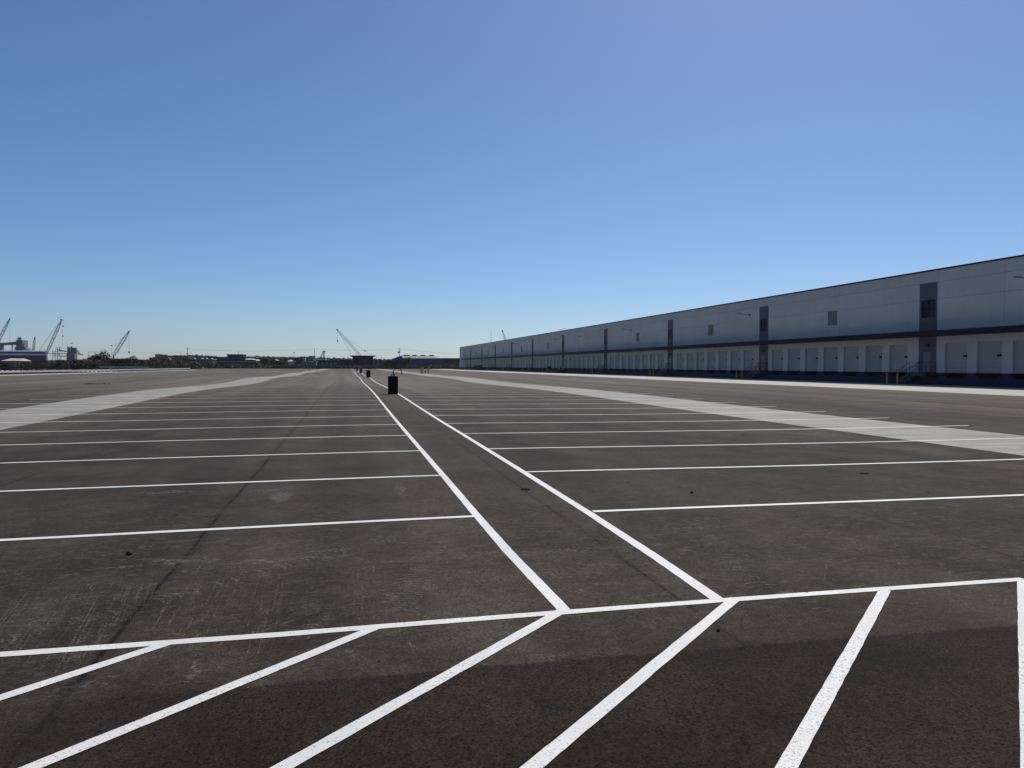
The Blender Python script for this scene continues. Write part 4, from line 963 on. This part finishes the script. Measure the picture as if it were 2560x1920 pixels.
# dark round trees among the far buildings
for px, Y, top, kd, lb in ((662, 470, 893.5, 'leafy1', 'dark tree behind the small bright white building'), (690, 500, 895, 'leafy2', 'rounded dark tree right of the bright white building'), (408, 560, 886.5, 'leafy1', 'dark green tree right of the boxy stained building'), (415, 575, 889, 'leafy2', 'dark green tree above the round storage tank'), (508, 600, 890.5, 'leafy1', 'dark far tree above the curved roof hall'), (735, 640, 895, 'leafy2', 'blue-green tree behind the light mast'), (743, 620, 893, 'leafy1', 'dark tree right of the light mast'), (612, 520, 909, 'leafy2', 'low dark bush before the pale roof shed'), (705, 480, 903, 'leafy1', 'dark bush left of the pale bluish shed'), (640, 455, 912, 'leafy1', 'low black bush at the edge of the lot'), (430, 520, 897, 'bare1', 'bare brown tree right of the storage tank'), (680, 452, 910, 'bare3', 'bare scrub at the lot edge below the far roofs'), (795, 460, 905, 'bare2', 'bare tree at the left end of the dark office wing')):
    hgt = hz(top, px, Y)+.15; hh = {'l': 4.6, 'b': 5.2}[kd[0]]
    wd = 1.0 if top < 905 else 2.0
    plant(kd, (at_ground(px, Y), Y, -.15), lb, (hgt/hh*wd, hgt/hh*wd, hgt/hh), rnd.uniform(0, 6), cat='tree' if top < 905 else 'shrub')

# left: shed, blue terminal, cement plant
e = thing_at('cream_shed', 26, 300, 'open shed with a low cream hipped roof behind the rail fence', 'shed')
Y = 300; A = pix(2, 902, Y); B = pix(50, 902, Y); zp = pix(26, 896, Y+4).z
mb = MB(); mb.add([(A.x, Y, A.z), (B.x, Y, A.z), (B.x-.6, Y+5, zp), (A.x+1.1, Y+5, zp), (B.x, Y+10, A.z), (A.x, Y+10, A.z)], [(0, 1, 2, 3), (1, 4, 2), (4, 5, 3, 2), (5, 0, 3), (0, 5, 4, 1)]); part(mb, 'roof', M['cream'], e)
mb = MB(); mb.box(A.x+1.2, B.x-2.5, Y+2, Y+9, -.3, A.z-.05); part(mb, 'wall', M['greyb'], e)
for q in range(5):
    x = A.x+.4+(B.x-A.x-.8)*q/4; mb = MB(); mb.box(x-.08, x+.08, Y+.3, Y+.5, -.3, A.z-.05); part(mb, 'post', M['palegrey'], e)
e = thing_at('blue_terminal', 60, 700, 'long dark blue terminal with two bright white roof bands', 'building')
Y = 700
mb = MB(); A = pix(-120, 879, Y+20); B = pix(119, 879, Y+20); C_ = pix(10, 885, Y+20); mb.prism([(A.x, Y+20), (B.x, Y+20), (B.x*(Y+60)/(Y+20), Y+60), (A.x, Y+60)], -.3, pix(60, 879, Y+20).z); part(mb, 'upper_wall', M['navy'], e)
mb = MB(); z = pix(60, 879, Y+20).z; mb.prism([(A.x, Y+19), (B.x+.5, Y+19), ((B.x+.5)*(Y+61)/(Y+19), Y+61), (A.x, Y+61)], z+.003, z+1.0); part(mb, 'upper_roof', M['whiteroof'], e)
A = pix(-120, 888, Y); B = pix(113, 888, Y); z = pix(60, 888.3, Y).z
mb = MB(); mb.prism([(A.x, Y), (B.x, Y), (B.x*(Y+19.9)/Y, Y+19.9), (A.x, Y+19.9)], -.3, z); part(mb, 'lower_wall', M['navy'], e)
mb = MB(); mb.prism([(A.x, Y-1), (B.x+.6, Y-1), ((B.x+.6)*(Y+18.9)/(Y-1), Y+18.9), (A.x, Y+18.9)], z+.003, z+1.5); part(mb, 'lower_roof', M['whiteroof'], e)
mb = MB(); A = pix(118, 880, Y+10); B = pix(121, 895, Y+10); mb.box(A.x, B.x, Y+5, Y+8, -.3, A.z); part(mb, 'end_tower', M['silo'], e)
e = thing_at('cement_plant', 50, 900, 'grey cement plant tower with a round stack and sloping conveyor', 'plant')
Y = 900
mb = MB(); bbox(mb, 40, 56, 850.3, Y, 14, pyb=867); bbox(mb, 37, 55, 866.8, Y+1, 10); bbox(mb, 56.2, 60, 858, Y+2, 10, pyb=868); part(mb, 'tower', M['silo'], e)
mb = MB(); P = pix(48.5, 843.5, Y+6); z0 = pix(48.5, 851, Y+6).z; mb.tube((P.x, Y+6, z0), (P.x, Y+6, P.z), 1.9, n=16); part(mb, 'stack', M['silo'], e)
mb = MB(); a0 = pix(0, 858.5, Y+3); b0 = pix(41, 853.5, Y+3); a1 = pix(0, 863, Y+3); b1 = pix(41, 862, Y+3)
mb.add([a0, b0, b1, a1, a0+Vector((0, 4, 0)), b0+Vector((0, 4, 0)), b1+Vector((0, 4, 0)), a1+Vector((0, 4, 0))], [(0, 1, 2, 3), (7, 6, 5, 4), (0, 4, 5, 1), (3, 2, 6, 7), (0, 3, 7, 4), (1, 5, 6, 2)]); part(mb, 'conveyor', M['silo'], e)
mb = MB(); bbox(mb, -4, 4, 856.5, Y+2, 6); bbox(mb, 28.8, 30.6, 862, Y+4, 1.5); part(mb, 'leg', M['silo'], e)
e = thing_at('storage_dome', 62, 960, 'pale storage dome rising behind the blue terminal roof', 'dome')
Y = 960; cx = pix(54, 880, Y).x; rr = pix(81, 880, Y).x-cx; hh = pix(54, 865, Y).z; mb = MB(); rows, n = 8, 28; vs = []
for j in range(rows+1):
    ph = j/rows*pi/2
    for i in range(n): vs.append((cx+rr*cos(ph)*cos(2*pi*i/n), Y+20+rr*cos(ph)*sin(2*pi*i/n), 12+(hh-12)*sin(ph)))
mb.add(vs, [(j*n+i, j*n+(i+1) % n, (j+1)*n+(i+1) % n, (j+1)*n+i) for j in range(rows) for i in range(n)]); o = part(mb, 'shell', M['silopale'], e)
for p_ in o.data.polygons: p_.use_smooth = True
mb = MB(); mb.tube((cx, Y+20, -.2), (cx, Y+20, 12), rr, n=28); part(mb, 'base_ring', M['silo'], e)
e = thing_at('aggregate_plant', 150, 820, 'open steel frame with sloping conveyors right of the large crane', 'plant')
Y = 820; mb = MB()
def pt(mb, a, b, r, Yy=Y): mb.tube(pix(a[0], a[1], Yy), pix(b[0], b[1], Yy), r, n=4)
for px in (132, 138, 144, 150): pt(mb, (px, 878 if px < 139 else 869), (px, 905), .3)
for py in (878, 884, 890): pt(mb, (131, py), (166, py), .28)
for py in (869,): pt(mb, (140, py), (154, py), .25)
pt(mb, (140, 869), (140, 880), .25); pt(mb, (132, 878), (138, 890), .18); pt(mb, (144, 880), (150, 893), .18); pt(mb, (149, 868), (149, 878), .2)
for px in (156, 162): pt(mb, (px, 878), (px, 893), .2)
part(mb, 'frame', M['crane'], e)
mb = MB(); pt(mb, (143, 874), (208, 887.5), .65); part(mb, 'conveyor', M['silo'], e)
mb = MB(); pt(mb, (152, 892), (190, 886), .4); pt(mb, (119, 883), (150, 886), .45); part(mb, 'lower_conveyor', M['silopale'], e)
mb = MB(); bbox(mb, 166, 186, 882, Y+5, 8); part(mb, 'hopper_house', M['silo'], e)
e = thing_at('twin_silos', 180, 880, 'two pale grey silo blocks above the sloping conveyor', 'silo')
Y = 880; mb = MB(); bbox(mb, 168, 175.5, 868, Y, 4); bbox(mb, 181, 190, 869.2, Y, 4); part(mb, 'silo', M['silo'], e)
mb = MB(); bbox(mb, 177, 180.8, 875, Y+2, 6); mb.tube(pix(169, 868, Y+3), pix(170.5, 865.5, Y+3), .7); mb.tube(pix(179.5, 876, Y-1), pix(179, 866, Y-1), .9); part(mb, 'elevator', M['crane'], e)
mb = MB(); mb.tube(pix(191, 875, Y+3), pix(200, 884, Y+3), .6); part(mb, 'chute', M['silo'], e)
def mast(px, top, Y, label, r=.22, head=3.2, base=-.2):
    e = thing_at('light_mast', px, Y, label, 'light mast'); P = pix(px, top, Y)
    mb = MB(); mb.tube((P.x, Y, base), (P.x, Y, P.z), r, r*.6, n=6); part(mb, 'pole', M['crane'], e)
    mb = MB(); mb.tube((P.x, Y, P.z-.5), (P.x, Y, P.z+.2), head*.5, head*.6, n=10); part(mb, 'lamp_ring', M['crane'], e)
mast(180, 857.5, 900, 'tall light mast rising above the two silo blocks', head=2.4); mast(279, 863, 800, 'tall light mast behind the bare tree near the crane', head=2.0, r=.16); mast(735, 880.5, 700, 'tall light mast over the pale bluish shed', head=1.6, r=.2)
e = thing_at('pipe_frame', 245, 700, 'thin overhead pipe frame above the left thicket', 'frame'); mb = MB(); Y = 700
for a, b in (((221, 880), (262, 880)), ((252, 875), (265, 875)), ((221, 880), (221, 905)), ((252, 875), (252, 905)), ((265, 875), (265, 905)), ((238, 880), (238, 905))): pt(mb, a, b, .2, 700)
part(mb, 'pipe', M['crane'], e)

def crane(base, tip, Y, wpx, label, bays=14, mat='crane', cab=True, cables=(), pend=(), head=None, chord=.17, rev=False, taper=.5):
    e = thing_at('lattice_crane', base[0], Y, label, 'crane')
    A = pix(*base, Y); B = pix(*tip, Y); d = (B-A); L = d.length; u = d.normalized(); nrm = Vector((0, 1, 0)); s = u.cross(nrm).normalized()
    wd = wpx/FPX*Y
    def half(t): return wd/2*(min(1, (1-t)*3.2+.16))*(min(1, .55+t*2.5))
    mb = MB(); c = [[], [], [], []]
    for i in range(bays+1):
        t = i/bays; h_ = half(t); p = A+d*t
        for k_, (a, b) in enumerate(((1, 1), (1, -1), (-1, -1), (-1, 1))): c[k_].append(p+s*a*h_+nrm*b*h_)
    for k_ in range(4): mb.path(c[k_], chord, n=4)
    for i in range(bays):
        for k_ in range(4):
            j = (k_+1) % 4; a, b = (k_, j) if i % 2 else (j, k_); mb.tube(c[a][i], c[b][i+1], chord*.45, n=3)
        if i % 4 == 0:
            for k_ in range(4): mb.tube(c[k_][i], c[(k_+1) % 4][i], chord*.8, n=3)
    part(mb, 'boom', M[mat], e)
    if head:
        mb = MB(); a, b = head; mb.tube(pix(*a, Y), pix(*b, Y), .5, n=6); part(mb, 'boom_head', M['frame'], e)
    else:
        mb = MB(); mb.tube(B-u*1.2, B+u*.6, .55, .4, n=6); part(mb, 'boom_head', M['frame'], e)
    for (px, p0, p1, hk) in cables:
        mb = MB(); mb.tube(pix(px, p0, Y), pix(px, p1, Y), .07, n=3); part(mb, 'hoist_cable', M['cable'], e)
        if hk:
            mb = MB(); q = pix(px, hk, Y); mb.tube(q+Vector((0, 0, .9)), q, .25, .6, n=6); mb.tube(q, q-Vector((0, 0, 1.0)), .6, .15, n=6); part(mb, 'hook_block', M['frame'], e)
    for pts in pend:
        mb = MB(); mb.path([pix(x, y, Y) for x, y in pts], .10, n=3); part(mb, 'pendant', M['cable'], e)
    if cab:
        x = A.x; sg = 1 if B.x > A.x else -1
        mb = MB(); mb.box(x-sg*8 if sg > 0 else x-1, x+1 if sg > 0 else x+8, Y-2, Y+2, 1.4, 4.2); part(mb, 'machinery_house', M[mat], e)
        for yy in (-3.2, 1.8): mb = MB(); mb.box(x-6 if sg > 0 else x-2, x+2 if sg > 0 else x+6, Y+yy, Y+yy+1.4, -.2, 1.3); part(mb, 'crawler_track', M['dark'], e)
        mb = MB(); mb.tube((x, Y, 1.5), A, .8, .5, n=5) if A.z > 2 else None
        part(mb, 'boom_foot', M[mat], e) if mb.v else None
    return e
crane((-22, 889), (24.5, 796.5), 800, 4.2, 'lattice boom crane cut off by the left edge of the view', cables=((23.8, 800, 876, None),), bays=18)
crane((82, 893), (87, 843), 760, 3.2, 'short upright lattice boom in front of the blue terminal', bays=9, cab=True)
c3 = crane((116, 884), (154, 800.5), 800, 4.6, 'large pale lattice boom crane with a long backstay', bays=18, mat='cranepale', head=((151, 798.5), (157.5, 800.5)), cables=((157.8, 801, 815, 816), (157, 815, 841, 840), (156.8, 841, 873, None)), pend=(((97, 876), (135, 823), (152, 800)), ((98, 876), (108, 864), (136, 822))), chord=.2)
mb = MB(); mb.tube(pix(152.3, 799, 800), pix(152.3, 793.5, 800), .05, n=3); mb.tube(pix(150.8, 793, 800), pix(153.8, 792.6, 800), .35, n=5); part(mb, 'beacon', M['cable'], c3)
crane((284, 889), (322.5, 828.5), 560, 5.6, 'dark tipped lattice boom crane above the brown thicket', bays=16, cables=((322.6, 834, 882, 881),), pend=(((284, 868), (303, 848), (318, 832)),), chord=.13, mat='cranepale')
crane((909, 898), (842, 823.5), 620, 5.0, 'dark lattice boom crane leaning left over the two storey building', bays=18, cables=((843.6, 826, 851, 852.5),), pend=(((868, 846), (896, 866), (912, 877), (945, 899)), ((845, 828), (878, 884))), chord=.14)
mb = MB(); e = [o for o in bpy.data.objects if o.get('label', '').startswith('dark lattice boom crane leaning')][0]
mb.tube(pix(910.5, 876.3, 620), pix(914.5, 878.6, 620), .45, n=5); part(mb, 'spreader', M['frame'], e)
crane((1275, 892), (1256.3, 826.5), 640, 3.6, 'dark tipped crane boom poking above the warehouse roof', bays=12, cables=((1255.5, 829, 860, None),), chord=.11, mat='cranepale')
# harbour crane under the wire
e = thing_at('harbour_crane', 808, 760, 'small dark harbour crane standing above the bright white roof', 'crane')
mb = MB(); Y = 760
for px in (807.5, 809, 811.5): pt(mb, (px, 877), (px, 905), .32, Y)
part(mb, 'tower_leg', M['crane'], e)
mb = MB(); pt(mb, (806.5, 881), (801, 893), .28, Y); pt(mb, (807, 879), (802.5, 893), .2, Y); part(mb, 'stay', M['crane'], e)
mb = MB(); mb.tube(pix(807.5, 879, Y), pix(812.5, 878, Y), 1.0, .6, n=6); mb.tube(pix(811, 878.3, Y), pix(814, 878.5, Y), .4, n=5); part(mb, 'crane_head', M['crane'], e)
mb = MB(); mb.tube(pix(800.5, 893, Y), pix(805, 896, Y), 1.1, .9, n=6); mb.box(pix(802, 900, Y).x, pix(806, 900, Y).x, Y, Y+2, 0, pix(802, 895, Y).z); part(mb, 'counterweight', M['crane'], e)
# radio mast behind the warehouse
e = thing_at('radio_mast', 1228, 900, 'thin lattice radio mast behind the far end of the warehouse roof', 'mast')
mb = MB(); P = pix(1228, 819, 900); a = [(P.x-.9, 900), (P.x+.9, 900), (P.x, 901.5)]
T = Vector((P.x, 900.5, P.z))
for (x, y) in a: mb.tube((x, y, -.2), T, .10, .06, n=4)
for i in range(22):
    t0, t1 = i/22, (i+1)/22
    for q in range(3):
        p0 = Vector((*a[q], -.2)).lerp(T, t0); p1 = Vector((*a[(q+1) % 3], -.2)).lerp(T, t1); mb.tube(p0, p1, .04, n=3)
part(mb, 'tower', M['cranepale'], e)
e = thing_at('radio_mast', 960, 1100, 'faint pointed mast right of the overhanging roof', 'mast')
mb = MB(); P = pix(960, 889, 1100); mb.tube((P.x, 1100, -.2), P, .8, .15, n=4); part(mb, 'tower', M['cranepale'], e)

# utility poles and wire
poles = [(469.3, 870, 444, 'utility pole at the left end of the overhead wire'), (786.5, 871.8, 444, 'plain utility pole left of the harbour crane'), (998.3, 870, 444, 'utility pole carrying a transformer left of the blue gable')]
tops = []
for i, (px, top, Y, lb) in enumerate(poles):
    e = thing_at('utility_pole', px, Y, lb, 'utility pole', 'utility poles beyond the lot'); P = pix(px, top, Y); tops.append(P)
    mb = MB(); mb.tube((P.x, Y, -.2), P, .19, .13, n=8); part(mb, 'pole', M['wood'], e)
    if i != 1: mb = MB(); mb.box(P.x-.9, P.x+.9, Y-.08, Y+.08, P.z-.55, P.z-.4); mb.box(P.x-.9, P.x+.9, Y-.08, Y+.08, P.z-1.5, P.z-1.38) if i == 2 else None; part(mb, 'crossarm', M['wood'], e)
    if i == 2: mb = MB(); mb.tube((P.x-.55, Y-.3, P.z-3.2), (P.x-.55, Y-.3, P.z-2.1), .38, n=12); mb.tube((P.x+.35, Y-.3, P.z-2.9), (P.x+.35, Y-.3, P.z-2.3), .22, n=10); part(mb, 'transformer', M['crane'], e)
e = thing_at('utility_pole', 467.2, 470, 'shorter utility pole just behind the leftmost pole', 'utility pole', 'utility poles beyond the lot'); P = pix(467.2, 882, 470); mb = MB(); mb.tube((P.x, 470, -.2), P, .17, .12, n=8); part(mb, 'pole', M['wood'], e); mb = MB(); mb.box(P.x-.7, P.x+.7, 469.9, 470.05, P.z-.4, P.z-.28); part(mb, 'crossarm', M['wood'], e)
for px, top, Y, lb in ((438.5, 886, 520, 'thin pole over the reddish brown building, left of two'), (451.8, 882, 560, 'thin pole over the reddish brown building, right of two'), (657.3, 890, 480, 'thin dark pole by the dark tree and bright white building'), (743, 893, 520, 'thin dark pole right of the light mast'), (954, 894, 470, 'thin dark pole right of the overhanging roof building'), (869.5, 893, 475, 'thin pole above the dark office wing')):
    e = thing_at('thin_pole', px, Y, lb, 'pole'); P = pix(px, top, Y); mb = MB(); mb.tube((P.x, Y, -.2), P, .14, .10, n=6); part(mb, 'shaft', M['wood'], e); mb = MB(); mb.box(P.x-.2, P.x+.2, Y-.1, Y+.1, P.z-.1, P.z+.15); part(mb, 'cap', M['dark'], e)
def wire(A, B, sag, label):
    mb = MB(); pts = []
    for i in range(15):
        t = i/14; p = A.lerp(B, t); p.z -= sag*4*t*(1-t); pts.append(p)
    mb.path(pts, .045, n=4); o = mb.build('overhead_wire', M['cable']); return tag(o, label, 'wire', 'overhead wires between the utility poles')
off = Vector((0, 0, -.45))
wire(tops[0]+off, tops[1]+Vector((0, 0, -.1)), 1.3, 'slack overhead wire between the left pole and the plain pole')
wire(tops[1]+Vector((0, 0, -.1)), tops[2]+off, .9, 'slack overhead wire between the plain pole and transformer pole')
wire(tops[2]+off, pix(1180, 884, 455), .8, 'slack overhead wire from the transformer pole to the warehouse corner')
wire(pix(250, 880, 444), tops[0]+Vector((0, 0, -2.2)), .6, 'faint overhead wire left of the leftmost pole')

# small machinery at the far left of the lot: yellow booms and pale vehicles
def loader(px, Y, label, flip=1):
    e = thing_at('yellow_excavator', px, Y, label, 'excavator'); x = e.location.x
    mb = MB(); mb.path([(x, Y, 1.6), (x-flip*1.3, Y, 2.9), (x-flip*2.9, Y, 2.5), (x-flip*3.7, Y, 1.2)], .22, n=5); part(mb, 'boom', M['yellow'], e)
    mb = MB(); mb.box(x-.8, x+1.5, Y-1.2, Y+1.2, .8, 1.9); part(mb, 'body', M['yellow'], e)
    mb = MB(); mb.box(x-.7, x+.3, Y-1.0, Y-.1, 1.9, 2.8); part(mb, 'cab', M['glass'], e)
    mb = MB(); mb.box(x-1.3, x+1.5, Y-1.3, Y-.7, -.1, .75); mb.box(x-1.3, x+1.5, Y+.7, Y+1.3, -.1, .75); part(mb, 'track', M['dark'], e)
    mb = MB(); mb.box(x-flip*3.9-.5, x-flip*3.9+.5, Y-.5, Y+.5, .3, 1.2); part(mb, 'bucket', M['dark'], e)
loader(452, 442, 'yellow excavator left of the utility poles, smaller arm', -1); loader(462, 446, 'yellow excavator with its arched arm touching the utility pole', -1)
def van(px, Y, label, w=4.6, h=1.9, mat='white', cat='van'):
    e = thing_at('parked_van' if cat == 'van' else 'parked_car', px, Y, label, cat); x = e.location.x
    mb = MB(); mb.add([(x-w/2, Y, .3), (x+w/2, Y, .3), (x+w/2, Y, h*.55), (x+w*.36, Y, h), (x-w*.45, Y, h), (x-w/2, Y, h*.6)] + [(x-w/2, Y+1.9, .3), (x+w/2, Y+1.9, .3), (x+w/2, Y+1.9, h*.55), (x+w*.36, Y+1.9, h), (x-w*.45, Y+1.9, h), (x-w/2, Y+1.9, h*.6)],
                      [(0, 1, 2, 3, 4, 5), (11, 10, 9, 8, 7, 6), (0, 6, 7, 1), (1, 7, 8, 2), (2, 8, 9, 3), (3, 9, 10, 4), (4, 10, 11, 5), (5, 11, 6, 0)]); part(mb, 'body', M[mat], e)
    mb = MB(); mb.box(x-w*.40, x+w*.34, Y-.02, Y-.003, h*.58, h*.88); part(mb, 'side_window', M['glass'], e)
    for s in (-.32, .32): mb = MB(); mb.tube((x+s*w, Y-.05, .32), (x+s*w, Y+.3, .32), .34, n=12); part(mb, 'wheel', M['dark'], e)
van(431, 440, 'white vehicle at the end of the guard rail'); van(485, 450, 'pale car parked right of the leftmost utility pole', 4.4, 1.5, 'palegrey', 'car'); van(497, 452, 'white van under the curved roof hall'); van(642, 447, 'white car on the far lot edge beneath the small white building', 4.6, 1.5, 'white', 'car'); van(654, 449, 'pale car at the far lot edge right of the white car', 4.4, 1.45, 'palegrey', 'car'); van(695, 448, 'white van at the far lot edge below the blue-green tree', 5.4, 1.9); van(712, 448, 'white long van at the far lot edge under the pale bluish shed', 6.0, 2.0); van(572, 449, 'small white truck right of the far dark pole base', 4.2, 2.2, 'white', 'van')
for i, px in enumerate((594.5, 598, 602.5)):
    e = thing_at('tan_bollard', px, 431, 'slim tan post at the far lot edge, %s of three' % ('left', 'middle', 'right')[i], 'bollard', 'slim tan posts at the far lot edge'); mb = MB(); x = e.location.x; mb.tube((x, 431, -.1), (x, 431, 1.5), .13, n=8); part(mb, 'shaft', M['tanroof'], e)
    mb = MB(); mb.tube((x, 431, 1.5), (x, 431, 1.6), .13, .05, n=8); part(mb, 'cap', M['tanroof'], e)

# thin coastal haze over the whole yard and the port behind it
mb = MB(); mb.box(-2600, 2200, -120, 2400, -1.2, 75)
hm = bpy.data.materials.new('haze_air'); hm.use_nodes = True; hn = hm.node_tree; hn.nodes.clear()
pv = hn.nodes.new('ShaderNodeVolumePrincipled'); pv.inputs['Color'].default_value = (.86, .90, .96, 1); pv.inputs['Density'].default_value = 0.00006; pv.inputs['Anisotropy'].default_value = 0.3
ho = hn.nodes.new('ShaderNodeOutputMaterial'); hn.links.new(pv.outputs[0], ho.inputs['Volume'])
h_ = tag(mb.build('haze', hm), 'thin pale haze hanging over the yard and port', 'haze', kind='stuff')
